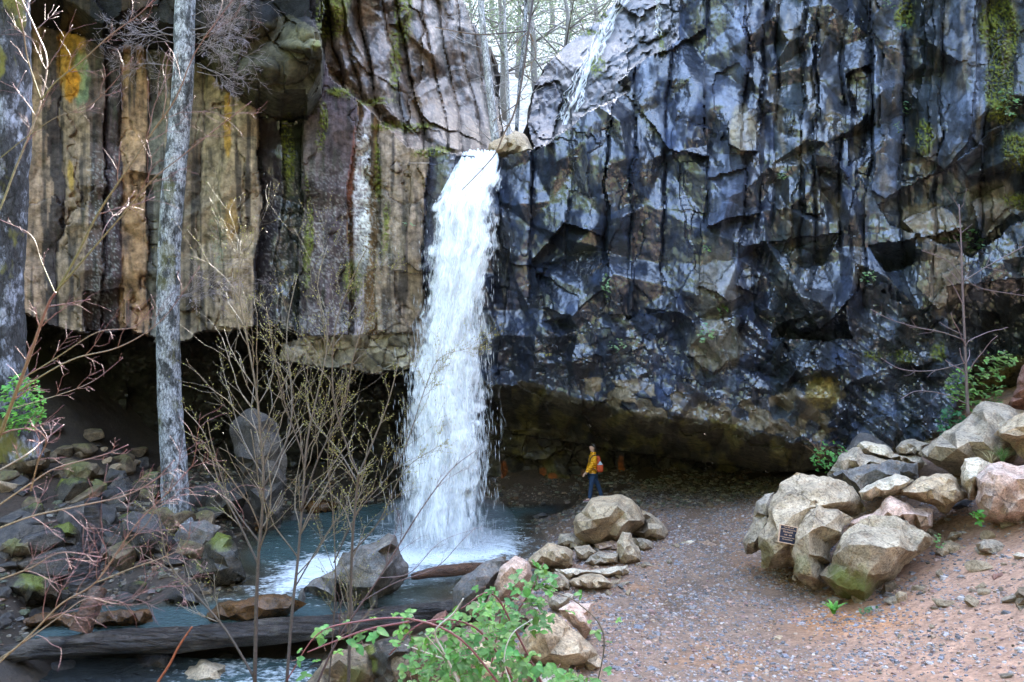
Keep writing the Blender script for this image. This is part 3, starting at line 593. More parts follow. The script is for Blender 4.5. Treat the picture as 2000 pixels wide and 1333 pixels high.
# falling drops and short strands thrown off round the fall, and the splash at its foot
R = np.random.RandomState(8); n1, n2 = 13000, 7000
t = 330+730*R.uniform(0, 1, n1)**.75; l = np.interp(t, [p[0] for p in Lpts], [p[1] for p in Lpts]); r = np.interp(t, [p[0] for p in Rpts], [p[1] for p in Rpts]); d = np.interp(t, [p[0] for p in Dpts], [p[1] for p in Dpts])
s = R.normal(0, .40, n1); s = np.where(np.abs(s) < .4, s*2.1, s); wob = fbm(s*2, t/24, oct=3, seed=88); px = (l+r)/2+(r-l)/2*s*(1+.18*wob)*(1+.10*smooth(600, 1000, t)); dd = d+R.normal(0, .45, n1)
P = np.stack([(px-1000)/F*dd, dd, CZ-(t-667)/F*dd], 1); Ls = R.uniform(.04, .30, n1)*(.4+.8*smooth(330, 700, t)); Ws = R.uniform(.003, .008, n1); lean = np.where(t < 420, -.5, -.05)[:, None]*np.array([[1., 0, 0]])
a_ = R.uniform(0, 6.3, n2); rr = np.abs(R.normal(0, .85, n2)); hh = np.abs(R.normal(0, .38, n2))*np.exp(-rr*.6); P2_ = np.stack([FB.x+rr*np.cos(a_), FB.y+rr*np.sin(a_)*.8, -.66+hh], 1)
P = np.concatenate([P, P2_]); Ls = np.concatenate([Ls, R.uniform(.012, .05, n2)]); Ws = np.concatenate([Ws, R.uniform(.006, .016, n2)]); lean = np.concatenate([lean, R.normal(0, .5, (n2, 3))]); m_ = len(P)
ax = np.array([0, 0, 1.])+lean; ax /= np.linalg.norm(ax, axis=1)[:, None]; sa = np.cross(ax, [0., 1., .1]); sa /= np.linalg.norm(sa, axis=1)[:, None]; sb_ = np.cross(ax, sa)
v8 = np.stack([P+ax*Ls[:, None]*.5, P+sa*Ws[:, None], P+sb_*Ws[:, None], P-sa*Ws[:, None], P-sb_*Ws[:, None], P-ax*Ls[:, None]*.5], 1).reshape(-1, 3)
ft = np.array([(0,1,2),(0,2,3),(0,3,4),(0,4,1),(5,2,1),(5,3,2),(5,4,3),(5,1,4)]); fd = (np.arange(m_)[:, None, None]*6+ft[None]).reshape(-1, 3)
md, nd_, bd_, od_ = newmat('drops'); bd_.inputs['Base Color'].default_value = (.93,.95,.97,1); bd_.inputs['Roughness'].default_value = .3
tl = N(nd_, 'ShaderNodeBsdfTranslucent'); tl.inputs[0].default_value = (.93,.95,.97,1); mx_ = N(nd_, 'ShaderNodeMixShader'); mx_.inputs[0].default_value = .45; nd_.links.new(bd_.outputs[0], mx_.inputs[1]); nd_.links.new(tl.outputs[0], mx_.inputs[2]); tp2 = N(nd_, 'ShaderNodeBsdfTransparent'); mx3 = N(nd_, 'ShaderNodeMixShader'); mx3.inputs[0].default_value = .62; nd_.links.new(tp2.outputs[0], mx3.inputs[1]); nd_.links.new(mx_.outputs[0], mx3.inputs[2]); nd_.links.new(mx3.outputs[0], od_.inputs[0])
sheets.append(mesh_np('w', v8, fd, md))
# the thin side stream sliding down the sloping rock, upper right
ss = []
for k_, pl in enumerate([[(1212,-60),(1198,10),(1180,50),(1160,90),(1145,130),(1130,170),(1110,215),(1098,245)],[(1180,50),(1165,100),(1150,150),(1142,190),(1128,220)],[(1160,90),(1135,140),(1118,180),(1104,215),(1092,235)],[(1240,-60),(1222,0),(1200,40),(1180,75),(1166,110)],[(1290,-40),(1286,20),(1282,70)]]):
    for q_ in range(4):
        S_ = np.array([np.interp(np.linspace(0, len(pl)-1, 60), range(len(pl)), [p[i_] for p in pl]) for i_ in (0, 1)]).T; S_[:, 0] += fbm(np.arange(60)/9.+k_*7+q_*13, np.zeros(60)+.5, oct=3, seed=5)*9+R.normal(0, 4)
        dd = np.array([cliffD_[int(round((b+340)/STEP)), int(round((a+320)/STEP))] for a, b in S_])-.10; wdt = (2.4 if q_ == 0 and k_ in (0, 3) else 1.0)*(1+.5*np.sin(np.arange(60)*.9+q_))/F*dd
        c_ = np.stack([(S_[:, 0]-1000)/F*dd, dd, CZ-(S_[:, 1]-667)/F*dd], 1); L_ = c_-np.array([1, 0, 0])*wdt[:, None]; M_ = c_+np.array([0, -1, .3])*wdt[:, None]*.8; R_ = c_+np.array([1, 0, 0])*wdt[:, None]
        V_ = np.stack([L_, M_, R_], 1).reshape(-1, 3); i_ = np.arange(59)*3; ss.append(mesh_np('w', V_, np.concatenate([np.stack([i_+j_, i_+j_+1, i_+j_+4, i_+j_+3], 1) for j_ in (0, 1)]), md))
wf = join(sheets, 'waterfall'); tag(wf, kind='structure'); st_ = join(ss, 'side_stream'); tag(st_, kind='structure')

mvm = bpy.data.materials.new('mist'); mvm.use_nodes = True; mn = mvm.node_tree; mn.nodes.clear(); mo = mn.nodes.new('ShaderNodeOutputMaterial'); mvv = mn.nodes.new('ShaderNodeVolumePrincipled'); mvv.inputs['Color'].default_value = (.95,.97,1,1); mvv.inputs['Density'].default_value = .16; mvv.inputs['Anisotropy'].default_value = .2; mn.links.new(mvv.outputs[0], mo.inputs['Volume'])
bm = bmesh.new()
bmesh.ops.create_icosphere(bm, subdivisions=4, radius=1, matrix=Matrix.Translation((FB.x, FB.y, -.2)) @ Matrix.Diagonal((1.9, 1.1, 1.0, 1)))
me = bpy.data.meshes.new('mist'); bm.to_mesh(me); bm.free(); me.materials.append(mvm); mo_ = bpy.data.objects.new('mist', me); COL.objects.link(mo_); tag(mo_, 'soft white mist hanging where the waterfall strikes the pool', 'mist', kind='stuff')
# ============================================================ boulders
def rockmat(name, base, alt, moss=0.0, warm=(.20,.12,.06), scale=3.0, rough=.82, wet=False, mossz=.35, lichen=.35, bd=.03):
    m, n, b, o = newmat(name)
    t1 = tnoise(n, scale, 9, .68); t0 = tnoise(n, scale*.45, 4, .55); t2 = tnoise(n, scale*9, 6, .7); t3 = tnoise(n, scale*2.2, 5, .6, (1, 1, 3.5))
    c = mixc(n, ramp(n, t0.outputs[0], [(.38, 0), (.62, 1)]).outputs[0], base, alt)
    c = mixc(n, ramp(n, t3.outputs[0], [(.52, 0), (.70, .55)]).outputs[0], c, warm)
    c = mixc(n, 1, c, ramp(n, t1.outputs[0], [(.30, .42), (.5, 1), (.72, 1.5)]).outputs[0], 'MULTIPLY')
    c = mixc(n, 1, c, ramp(n, t2.outputs[0], [(.34, .40), (.5, 1), (.68, 1.4)]).outputs[0], 'MULTIPLY')
    v = N(n, 'ShaderNodeTexVoronoi', feature='DISTANCE_TO_EDGE'); v.inputs['Scale'].default_value = scale*.55; tcx = n.nodes.new('ShaderNodeTexCoord')
    wv = mixc(n, .22, tcx.outputs['Object'], t1.outputs['Color']); n.links.new(wv, v.inputs['Vector'])
    ck = ramp(n, v.outputs['Distance'], [(.0, .35), (.018, 1)]); ckm = mixc(n, ramp(n, t0.outputs[0], [(.45, 0), (.55, .8)]).outputs[0], (1, 1, 1), ck.outputs[0]); c = mixc(n, 1, c, ckm, 'MULTIPLY')
    if lichen: c = mixc(n, mixc(n, 1, ramp(n, t2.outputs[0], [(.56, 0), (.64, 1)]).outputs[0], ramp(n, t1.outputs[0], [(.50, 0), (.60, lichen)]).outputs[0], 'MULTIPLY'), c, (.42, .43, .36))
    if moss:
        gi = N(n, 'ShaderNodeAttribute', attribute_name='Wet'); tm = N(n, 'ShaderNodeMath', operation='ADD'); n.links.new(gi.outputs['Fac'], tm.inputs[0])
        mm = N(n, 'ShaderNodeMath', operation='MULTIPLY'); n.links.new(t1.outputs[0], mm.inputs[0]); mm.inputs[1].default_value = 1.1; n.links.new(mm.outputs[0], tm.inputs[1])
        mk = ramp(n, tm.outputs[0], [(.74, 0), (1.1, moss)]); mc = mixc(n, t2.outputs[0], (.05, .075, .012), (.17, .20, .04)); c = mixc(n, mk.outputs[0], c, mc)
    c = mixc(n, 1, c, (1.12, 1.0, .84), 'MULTIPLY')
    n.links.new(c, b.inputs['Base Color']); b.inputs['Roughness'].default_value = .26 if wet else rough
    u1 = bump(n, b, t1.outputs[0], bd*3, .8); u2 = bump(n, b, t2.outputs[0], bd*.8, .75, u1); bump(n, b, ckm, bd*.8, .8, u2)
    return m
RM = {
 'grey': rockmat('rock_grey', (.28,.255,.225), (.37,.32,.26), 0), 'tan': rockmat('rock_tan', (.38,.30,.21), (.33,.28,.215), 0, (.36,.22,.11)),
 'pink': rockmat('rock_pink', (.48,.35,.30), (.42,.35,.33), 0, (.33,.17,.12)), 'moss': rockmat('rock_moss', (.27,.23,.175), (.36,.315,.25), .9),
 'greenish': rockmat('rock_greenish', (.32,.27,.205), (.40,.34,.27), .45, lichen=.6), 'pale': rockmat('rock_pale', (.52,.48,.41), (.43,.38,.32), 0),
 'dark': rockmat('rock_dark', (.045,.045,.052), (.075,.07,.066), 0, (.06,.05,.045), lichen=.15), 'wet': rockmat('rock_wet', (.03,.03,.035), (.055,.048,.042), 0, (.07,.05,.03), wet=True, lichen=0),
 'wetmoss': rockmat('rock_wet_moss', (.035,.035,.032), (.06,.052,.04), .9, (.08,.05,.03), wet=True, lichen=0), 'orange': rockmat('rock_orange', (.10,.05,.018), (.07,.042,.02), 0, (.09,.045,.018), wet=True, lichen=0),
 'red': rockmat('rock_red', (.22,.10,.075), (.17,.10,.085), 0, (.20,.10,.06)), 'blue': rockmat('rock_blue', (.11,.115,.13), (.16,.15,.14), 0), 'brown': rockmat('rock_brown', (.10,.08,.055), (.14,.11,.075), .5)}
def rock(outline, label, mat, Y=None, depth=None, brow=.30, seed=0, pts=None, group=None, sink=.06, moss_at=None, top=.85, cat='boulder', ang=1.0, nm='boulder'):
    "a boulder of real thickness: outline (reference pixels at its distance), a faceted front built from ridge points, a rounded back"
    r = np.random.RandomState(seed+int(outline[0][0])*7+int(outline[0][1]))
    ox = np.array([p[0] for p in outline], float); oy = np.array([p[1] for p in outline], float)
    if Y is None: Y = ray_ground(float(ox[np.argmax(oy)]), float(oy.max())-2)+.25
    k = Y/F; w = (ox.max()-ox.min())*k; h = (oy.max()-oy.min())*k
    dep = depth*1.1 if depth else .5*min(w, h*1.6)
    cx, cy = ox.mean(), oy.mean()
    # densify + roughen the outline
    OP = []
    n0 = len(outline)
    for i in range(n0):
        a = np.array(outline[i], float); b = np.array(outline[(i+1) % n0], float); L = np.hypot(*(b-a)); m = max(1, int(L/9))
        nrm = np.array([-(b-a)[1], (b-a)[0]])/max(L, 1e-6)
        for j in range(m):
            t = j/m; q = a+(b-a)*t
            if j: q = q+nrm*r.normal(0, .035)*min(L, 30)*math.sin(math.pi*t)*.9
            OP.append(q)
    OP = np.array(OP); flat = [Vector((float(a), float(b))) for a, b in OP]
    inner = []
    if pts: inner = [(a, b, c*dep) for a, b, c in pts]
    else:
        H = oy.max()-oy.min(); Wd = ox.max()-ox.min()
        nb = 3 if Wd < 70 else 4
        for t in np.linspace(.14, .86, nb):
            x = ox.min()+Wd*t+r.uniform(-.06, .06)*Wd; col = [y for y in np.linspace(oy.min(), oy.max(), 60) if inpoly(np.array([x]), np.array([y]), outline)[0]]
            if len(col) < 4: continue
            y0, y1 = col[0], col[-1]
            inner.append((x, y0+(y1-y0)*(brow+r.uniform(-.12, .12)), dep*r.uniform(.75, 1.1)*(1-.45*abs(2*t-1))))
            inner.append((x+r.uniform(-.05, .05)*Wd, y0+(y1-y0)*r.uniform(.66, .85), dep*r.uniform(.65, .95)*(1-.4*abs(2*t-1))))
    OPL = [tuple(z_) for z_ in OP]+[tuple(OP[0])]; H = oy.max()-oy.min(); Wd = ox.max()-ox.min(); gap = max(9., math.sqrt(H*Wd)/(6.2 if not pts else 5)); Rr = .30*min(H, Wd)
    if not pts: inner = []
    for _ in range(420):
        x, y = r.uniform(ox.min(), ox.max()), r.uniform(oy.min(), oy.max()); X1, Y1 = np.array([x]), np.array([y])
        if not inpoly(X1, Y1, OPL[:-1])[0]: continue
        dd = pdist(X1, Y1, OPL)[0]
        if dd < (4. if not pts else 4.) or (pts and dd > 16) or any(math.hypot(x-a_[0], y-a_[1]) < gap*(.8 if not pts else .9) for a_ in inner): continue
        t = min(1., dd/Rr); bz = math.sqrt(max(0, 1-(1-t)**2)); ty = (y-oy.min())/H; bz *= .62+.38*min(1, max(0, (ty-.05)/max(brow, .1)))
        if pts: bz = min(bz, .55)
        inner.append((x, y, dep*bz*r.uniform(.78, 1.14)))
    allp = flat+[Vector((float(a), float(b))) for a, b, c in inner]
    ne = len(flat); vco, ed, fc, ov, oe, of = delaunay_2d_cdt(allp, [], [list(range(ne))], 1, 1e-4)
    bv = []
    for i, src in enumerate(ov):
        z = 0.
        for s_ in src:
            if s_ >= ne: z = inner[s_-ne][2]
        onb = any(s_ < ne for s_ in src) or not src
        bv.append((vco[i].x, vco[i].y, 0. if onb else z, onb))
    bm = bmesh.new(); fr = [bm.verts.new((a, -c/k, -b)) for a, b, c, d in bv]
    for f in fc:
        try: bm.faces.new([fr[i] for i in f])
        except ValueError: pass
    # back shell
    bk = [fr[i] if bv[i][3] else bm.verts.new((bv[i][0], bv[i][2]/k*top, -bv[i][1])) for i in range(len(bv))]
    for f in fc:
        vs_ = [bk[i] for i in reversed(f)]
        if all(bv[i][3] for i in f): continue
        try: bm.faces.new(vs_)
        except ValueError: pass
    big = max(w, h)
    tgt = 6.0
    for it in range(4):
        long = [e for e in bm.edges if e.calc_length() > tgt*1.6]
        if not long or len(bm.verts) > 9000: break
        bmesh.ops.subdivide_edges(bm, edges=long, cuts=1, use_grid_fill=True)
        bmesh.ops.triangulate(bm, faces=bm.faces[:])
        if it < 3: bmesh.ops.smooth_vert(bm, verts=[v_ for v_ in bm.verts], factor=.03 if it > 1 else .0, use_axis_x=True, use_axis_y=True, use_axis_z=True)
    bmesh.ops.recalc_face_normals(bm, faces=bm.faces[:])
    bm.normal_update()
    P = np.array([v_.co[:] for v_ in bm.verts]); Nn = np.array([v_.normal[:] for v_ in bm.verts])
    Pm = P*k; s1 = seed*3.3+ox[0]*.01
    # bedding steps, lumps and grain
    dsp = fbm(Pm[:, 0]*2.2+s1, Pm[:, 1]*2.2, Pm[:, 2]*2.2+.37, oct=5, seed=401, gain=.58)*.045*min(big, 1.5)*ang
    st = vnoise(Pm[:, 0]*1.1+Pm[:, 2]*1.3+s1, Pm[:, 1]*1.3, Pm[:, 2]*2.5-Pm[:, 0]*.8+.21, seed=411); dsp += (np.floor(st*4)/4)*.016*min(big, 1.2)
    dsp += fbm(Pm[:, 0]*14+s1, Pm[:, 1]*14, Pm[:, 2]*14+.37, oct=3, seed=405)*.010
    P += Nn*(dsp/k)[:, None]
    py = -P[:, 2]; px = P[:, 0]; yy = Y+P[:, 1]*k
    low_ = smooth(oy.max()-.12*(oy.max()-oy.min()), oy.max(), py)
    W = np.stack([(px-1000)/F*yy, yy, CZ-(py-667)/F*yy-low_*sink], 1)
    org = np.array([(cx-1000)/F*Y, Y, CZ-(oy.max()-667)/F*Y-sink])
    me = bpy.data.meshes.new(nm)
    for v_, c in zip(bm.verts, W-org): v_.co = c
    bm.to_mesh(me); bm.free(); me.materials.append(RM[mat])
    me.polygons.foreach_set('use_smooth', np.ones(len(me.polygons), bool))
    ms = np.zeros(len(W))
    if moss_at:
        for (mx, my, mr_) in moss_at: ms = np.maximum(ms, .62*np.exp(-((px-mx)**2+(py-my)**2)/mr_**2))
    me.set_sharp_from_angle(angle=math.radians(40))
    a = me.attributes.new('Wet', 'FLOAT', 'POINT'); a.data.foreach_set('value', ms.astype(np.float32))
    ob = bpy.data.objects.new(nm, me); COL.objects.link(ob); ob.location = org
    tag(ob, label, cat, group); return ob
def zA(L): return [(1400+.3*a, 800+.3*b) for a, b in L]
def zA3(L): return [(1400+.3*a, 800+.3*b, c) for a, b, c in L]
def zB(L): return [(1000+.25*a, 866+.25*b) for a, b in L]
def zB3(L): return [(1000+.25*a, 866+.25*b, c) for a, b, c in L]
def zC(L): return [(500+.35*a, 866+.35*b) for a, b in L]
def zC3(L): return [(500+.35*a, 866+.35*b, c) for a, b, c in L]
GR = 'boulders piled beside the path'
# ---- right pile
rock(zA([(1000,700),(1180,690),(1320,780),(1425,850),(1400,885),(1290,965),(1200,1060),(1100,1130),(1040,1210),(1000,1310),(900,1300),(800,1220),(700,1120),(670,1080),(740,1000),(745,940),(800,850),(860,770)]),
     'large grey boulder with bright green moss on its lower front, nearest of the right pile', 'moss', 11.9, .95, pts=zA3([(770,945,.45),(870,893,.8),(1000,885,1.0),(1100,905,1.0),(1180,890,.9),(1280,925,.55),(1180,960,.75),(1130,1060,.75),(980,1080,1.0),(850,1030,.75),(960,1190,.9),(860,1180,.7),(1010,760,.1),(1200,790,.2)]), moss_at=zA3([(930,1180,0)]) and [(1672,1150,42),(1640,1130,30),(1690,1180,30)], seed=1)
rock(zA([(610,600),(640,590),(700,640),(790,650),(890,710),(830,760),(800,850),(740,930),(745,1000),(690,1010),(725,1100),(710,1175),(620,1160),(490,1110),(500,1000),(475,920),(500,800),(560,700),(600,650)]),
     'brown upright boulder with a sharp ridge, between the plaque and the mossy boulder', 'greenish', 12.4, .75, pts=zA3([(640,680,.6),(600,800,.9),(600,950,1.0),(620,1090,.9),(540,1060,.7),(690,760,.8),(760,720,.5),(700,860,.35),(540,850,.6)]), moss_at=[(1565,1105,22)], seed=2)
rock(zA([(390,540),(420,480),(520,410),(600,430),(720,430),(850,490),(930,560),(975,660),(900,710),(800,700),(700,740),(690,820),(640,930),(560,1020),(470,1012),(400,1025),(290,1015),(265,900),(260,820),(330,730),(345,620)]),
     'biggest grey tan boulder of the right pile carrying the dark plaque', 'greenish', 13.2, 1.0, pts=zA3([(450,560,.5),(560,520,.55),(700,530,.6),(850,600,.6),(500,690,.8),(400,800,.88),(380,940,.85),(480,860,.92),(600,640,.75),(720,620,.8),(320,850,.7),(600,850,.7),(560,950,.65)]), moss_at=[(1490,1080,30)], seed=3)
rock(zA([(260,600),(310,550),(380,530),(400,640),(370,720),(350,820),(300,900),(190,928),(165,860),(190,800),(235,740),(240,660)]), 'grey split boulder at the left end of the right pile beside the gravel', 'grey', 13.8, .5, seed=4)
rock(zA([(800,300),(870,215),(930,145),(1010,165),(1100,220),(1160,270),(1100,340),(900,360)]), 'dark grey pointed boulder at the back of the right pile against the dark cave', 'dark', 15.6, .6, seed=6)
rock(zA([(715,430),(790,310),(900,250),(935,245),(960,290),(1150,335),(1250,350),(1240,430),(1100,440),(940,430),(860,450)]), 'tan slab with a pale upper face behind the plaque boulder', 'grey', 14.6, .8, brow=.35, seed=5)
rock(zA([(900,255),(930,215),(1020,210),(1130,245),(1160,280),(1300,300),(1370,360),(1300,380),(1160,345),(960,290)]), 'flat pale slab on the crest of the right pile', 'pale', 15.0, .5, seed=7)
rock(zA([(725,430),(940,360),(1140,340),(1300,360),(1315,450),(1180,470),(1000,520),(930,590),(850,510)]), 'long blue grey slab lying across the middle of the right pile', 'blue', 13.9, .6, seed=8)
rock(zA([(1190,400),(1230,355),(1300,358),(1312,430),(1260,457),(1200,442)]), 'small dark brown stone with a flat top resting on the slab', 'dark', 13.3, .25, seed=9)
rock(zA([(920,540),(980,490),(1080,450),(1160,415),(1230,440),(1287,462),(1200,535),(1100,575),(980,592),(940,582)]), 'pale wedge of rock lying level on the right pile', 'pale', 12.9, .55, brow=.55, seed=10)
rock(zA([(1165,560),(1220,500),(1300,450),(1400,430),(1520,425),(1560,450),(1600,520),(1655,572),(1590,605),(1480,652),(1330,605),(1230,572)]), 'tan angular boulder right of the pale wedge', 'tan', 12.9, .65, brow=.40, seed=11)
rock([(1793,887),(1829,857),(1868,827),(1898,809),(1915,785),(1955,788),(1998,803),(2010,850),(1985,905),(1940,925),(1868,922),(1828,912)], 'huge smooth slanting grey boulder at the base of the sapling', 'grey', 14.3, .9, brow=.25, seed=12, ang=.5)
rock([(1940,850),(1964,826),(2000,806),(2070,790),(2080,920),(2005,905),(1975,870)], 'pitted tan boulder at the right edge above the grass tuft', 'tan', 13.2, .7, seed=13)
rock(zA([(1580,380),(1610,320),(1700,305),(1790,350),(1745,450),(1695,565),(1640,572),(1590,500)]), 'pale rounded boulder leaning on the pink boulder', 'pale', 12.7, .4, seed=14)
rock(zA([(1690,440),(1780,352),(1850,340),(1960,370),(2150,350),(2200,500),(2150,740),(1900,752),(1750,712),(1690,600)]), 'big pink white boulder at the right edge', 'pink', 12.2, .9, brow=.25, seed=15)
rock(zA([(1160,255),(1200,210),(1290,195),(1350,220),(1400,200),(1330,300),(1180,300)]), 'small grey boulder behind the pile beside the slanting boulder', 'grey', 15.2, .4, seed=16)
rock(zA([(820,785),(900,720),(1070,640),(1130,570),(1250,600),(1290,640),(1405,650),(1405,770),(1360,785),(1200,760),(1000,780),(860,800)]), 'pink grey slab just behind the mossy boulder', 'pink', 12.5, .5, brow=.4, seed=17)
rock([(1985,760),(1990,730),(2010,690),(2060,690),(2060,800),(1975,795),(1963,800)], 'reddish brown slab leaning at the right edge above the plants', 'red', 14.5, .5, seed=18)
SM = [([(1520,640),(1600,590),(1680,580),(1695,620),(1600,672),(1540,672)],'dark','low dark stone between the tan boulder and the pink one'),([(1420,930),(1480,860),(1520,850),(1560,870),(1605,890),(1612,935),(1560,972),(1450,982)],'tan','squat tan stone on the bank right of the mossy boulder'),
 ([(1500,850),(1520,800),(1560,795),(1640,815),(1570,840),(1560,880)],'pale','small pale stone perched on the squat tan stone'),([(1680,880),(1740,845),(1820,850),(1892,892),(1880,932),(1800,967),(1720,942)],'grey','rounded grey stone alone on the right bank'),
 ([(1760,1140),(1800,1070),(1860,1060),(1932,1100),(1850,1132),(1790,1152)],'red','reddish angular stone on the right bank'),([(1060,1200),(1090,1130),(1150,1120),(1180,1150),(1160,1210),(1090,1240)],'brown','grey brown stone tucked right of the mossy boulder base'),
 ([(1130,1260),(1180,1180),(1230,1190),(1250,1240),(1240,1285),(1170,1292)],'tan','tan stone lowest beside the mossy boulder'),([(1925,950),(1960,930),(2040,950),(2040,990),(1950,980)],'pale','flat pale stone at the right edge of the bank'),
 ([(1460,800),(1490,765),(1525,780),(1515,820),(1480,828)],'tan','fist sized tan stone behind the squat stone'),([(1610,775),(1640,762),(1670,775),(1655,795),(1620,795)],'pale','small flat pale stone on the bank below the pink boulder'),
 ([(1250,1110),(1290,1085),(1315,1105),(1300,1150),(1265,1150)],'blue','blue grey chip of stone on the bank beside the mossy boulder')]
for i, (L, mt, lb) in enumerate(SM): rock(zA(L), lb, mt, seed=30+i, cat='stone', sink=.04, nm='stone')
rock([(1982,1160),(1990,1148),(2040,1140),(2060,1200),(2040,1300),(2000,1260),(1980,1200)], 'brown mossy rock cut by the right edge of the picture', 'brown', 9.4, .4, seed=19)
rock([(1502,1252),(1512,1244),(1525,1240),(1537,1251),(1536,1259),(1512,1260)], 'lone tan stone lying in the middle of the path', 'tan', None, None, seed=50, cat='stone', sink=.02, nm='stone')
# ---- middle group by the pool
rock(zB([(475,620),(500,570),(560,510),(620,430),(680,412),(760,410),(860,405),(930,440),(990,510),(1042,590),(1035,640),(950,700),(880,740),(830,770),(700,780),(560,765),(490,720)]), 'huge rounded brown grey boulder in front of the walking person', 'tan', 17.3, 1.1, brow=.3, seed=20, ang=.6)
rock(zB([(930,700),(1035,640),(1010,520),(1090,550),(1160,610),(1220,690),(1205,755),(1100,760),(1000,760)]), 'olive sloping boulder against the right flank of the huge boulder', 'greenish', 17.7, .8, seed=21, ang=.7)
MB_ = [([(820,775),(860,690),(930,700),(950,780),(1005,850),(1012,935),(900,955),(830,945)],'greenish','upright yellow green block standing beside the gravel path',.5),
 ([(355,780),(370,710),(500,712),(570,750),(650,770),(640,835),(480,840),(360,800)],'grey','grey block with a flat top at the water edge',.5),
 ([(125,920),(200,850),(280,775),(430,810),(482,850),(482,960),(440,992),(300,975),(150,970)],'tan','brown boulder with a dark underside on the pool shore',.7),
 ([(480,810),(600,800),(655,850),(640,900),(560,935),(500,905)],'greenish','cream lichen spotted block in the middle of the shore group',.35),
 ([(560,930),(680,840),(830,860),(835,945),(640,975)],'grey','tan block with a level top left of the upright block',.4),
 ([(640,790),(780,760),(850,790),(830,850),(690,850),(655,830)],'pink','pinkish stone behind the level block',.3),
 ([(330,985),(560,975),(760,985),(900,950),(930,1012),(880,1042),(760,1052),(540,1040),(440,1075)],'pale','long pale flat slab along the path edge',.35),
 ([(445,1085),(560,1030),(700,1035),(790,1090),(785,1135),(660,1158),(480,1135)],'tan','tan flat boulder with a dark right end on the path edge',.5),
 ([(260,1150),(330,1005),(400,1030),(440,1070),(480,1160),(300,1185)],'greenish','grey green stone left of the tan flat boulder',.35),
 ([(350,1215),(430,1170),(520,1215),(500,1242),(370,1244)],'pale','small pale flat stone under the shore group',.2),
 ([(1020,750),(1100,685),(1172,742),(1090,768)],'pale','pale pointed stone in front of the olive boulder',.25),
 ([(930,740),(1010,740),(1100,775),(1110,830),(1010,850),(960,800)],'grey','grey stone at the right of the upright block',.3),
 ([(1150,790),(1200,755),(1290,790),(1250,810)],'pink','flat pinkish stone on the gravel by the boulders',.15),([(1270,725),(1330,715),(1370,740),(1300,750)],'blue','thin blue grey stone flat on the gravel',.12),
 ([(1280,790),(1400,760),(1460,790),(1400,815)],'pale','flat pale stone set in the gravel path',.1),([(1450,770),(1530,765),(1625,800),(1620,830),(1540,800)],'pink','long pinkish flat stone at the end of the gravel bar',.1),
 ([(930,950),(1000,930),(1010,975),(950,990)],'grey','small grey stone at the right end of the flat slab',.15),([(1270,660),(1330,615),(1358,625),(1340,660)],'blue','purple grey stone on the dark gravel right of the huge boulder',.15),
 ([(770,1080),(850,1065),(865,1100),(820,1115)],'tan','small orange tan stone on the path edge',.12),([(820,1110),(860,1105),(890,1150),(850,1170)],'blue','small blue grey stone beside the tan flat boulder',.12)]
for i, (L, mt, lb, dp) in enumerate(MB_): rock(zB(L), lb, mt, None, dp, seed=60+i, sink=.05, cat='boulder' if i < 12 else 'stone', nm='boulder' if i < 12 else 'stone')
# ---- foreground, lower centre
rock(zC([(1480,1140),(1500,1050),(1540,1000),(1600,935),(1680,950),(1800,1060),(1890,1160),(1955,1250),(1900,1300),(1780,1290),(1700,1280),(1560,1250),(1490,1220)]), 'large pinkish tan foreground boulder behind the bramble', 'tan', 9.6, .7, seed=80)
rock(zC([(1690,930),(1760,890),(1885,890),(1875,960),(1885,1060),(1830,1090),(1760,1020)]), 'pale upright slab behind the pinkish tan foreground boulder', 'pink', 10.3, .4, seed=81)
rock(zC([(230,870),(250,820),(310,765),(430,715),(450,690),(485,610),(560,582),(640,560),(740,505),(780,515),(800,590),(858,690),(852,745),(790,830),(660,875),(400,870)]), 'big wedge shaped grey rock standing in the pool', 'blue', 15.3, 1.2, pts=zC3([(330,800,.4),(450,760,.6),(560,680,.8),(680,600,.9),(755,560,1.0),(730,700,1.15),(655,800,1.2),(660,860,1.1),(560,810,.9),(780,700,.3),(740,800,.4)]), seed=82, sink=.25)
rock(zC([(1095,830),(1150,745),(1280,660),(1400,630),(1385,700),(1340,790),(1300,860),(1240,950),(1180,1000),(1090,960),(1095,880)]), 'dark blue grey boulder on the shore beside the sunken log', 'blue', 12.9, .6, seed=83)
rock(zC([(1325,800),(1355,700),(1450,628),(1520,660),(1540,740),(1500,830),(1440,860),(1350,860)]), 'rusty pink boulder next to the dark blue grey boulder', 'pink', 12.6, .5, seed=84)
rock(zC([(270,1345),(370,1230),(470,1150),(620,1120),(700,1180),(720,1360),(500,1420),(270,1420)]), 'brown rock with a damp face at the bottom edge by the saplings', 'brown', 9.6, .6, moss_at=[(690,1320,25)], seed=85)
rock(zC([(600,1140),(740,1080),(860,1050),(910,1150),(880,1340),(840,1420),(660,1420)]), 'dark rock under the bramble with a yellow moss stripe', 'wetmoss', 9.3, .6, moss_at=[(722,1300,18),(720,1270,14)], seed=86)
rock(zC([(1175,935),(1210,885),(1270,880),(1285,930),(1200,955)]), 'small pale rounded stone on the dark boulder', 'greenish', 12.2, .25, seed=87, cat='stone', nm='stone')
rock(zC([(960,1010),(1000,960),(1060,925),(1110,980),(1180,1010),(1100,1060),(1000,1050)]), 'brown stone at the near end of the fallen log', 'red', None, .35, seed=88, cat='stone', nm='stone')
rock(zC([(1620,850),(1700,860),(1760,850),(1720,960),(1640,920)]), 'grey stone hidden among the bramble leaves', 'grey', None, .25, seed=89, cat='stone', nm='stone')
rock(zC([(1420,960),(1500,900),(1560,930),(1600,1000),(1540,1060),(1440,1040)]), 'brown stone showing between bramble stems', 'brown', None, .3, seed=90, cat='stone', nm='stone')
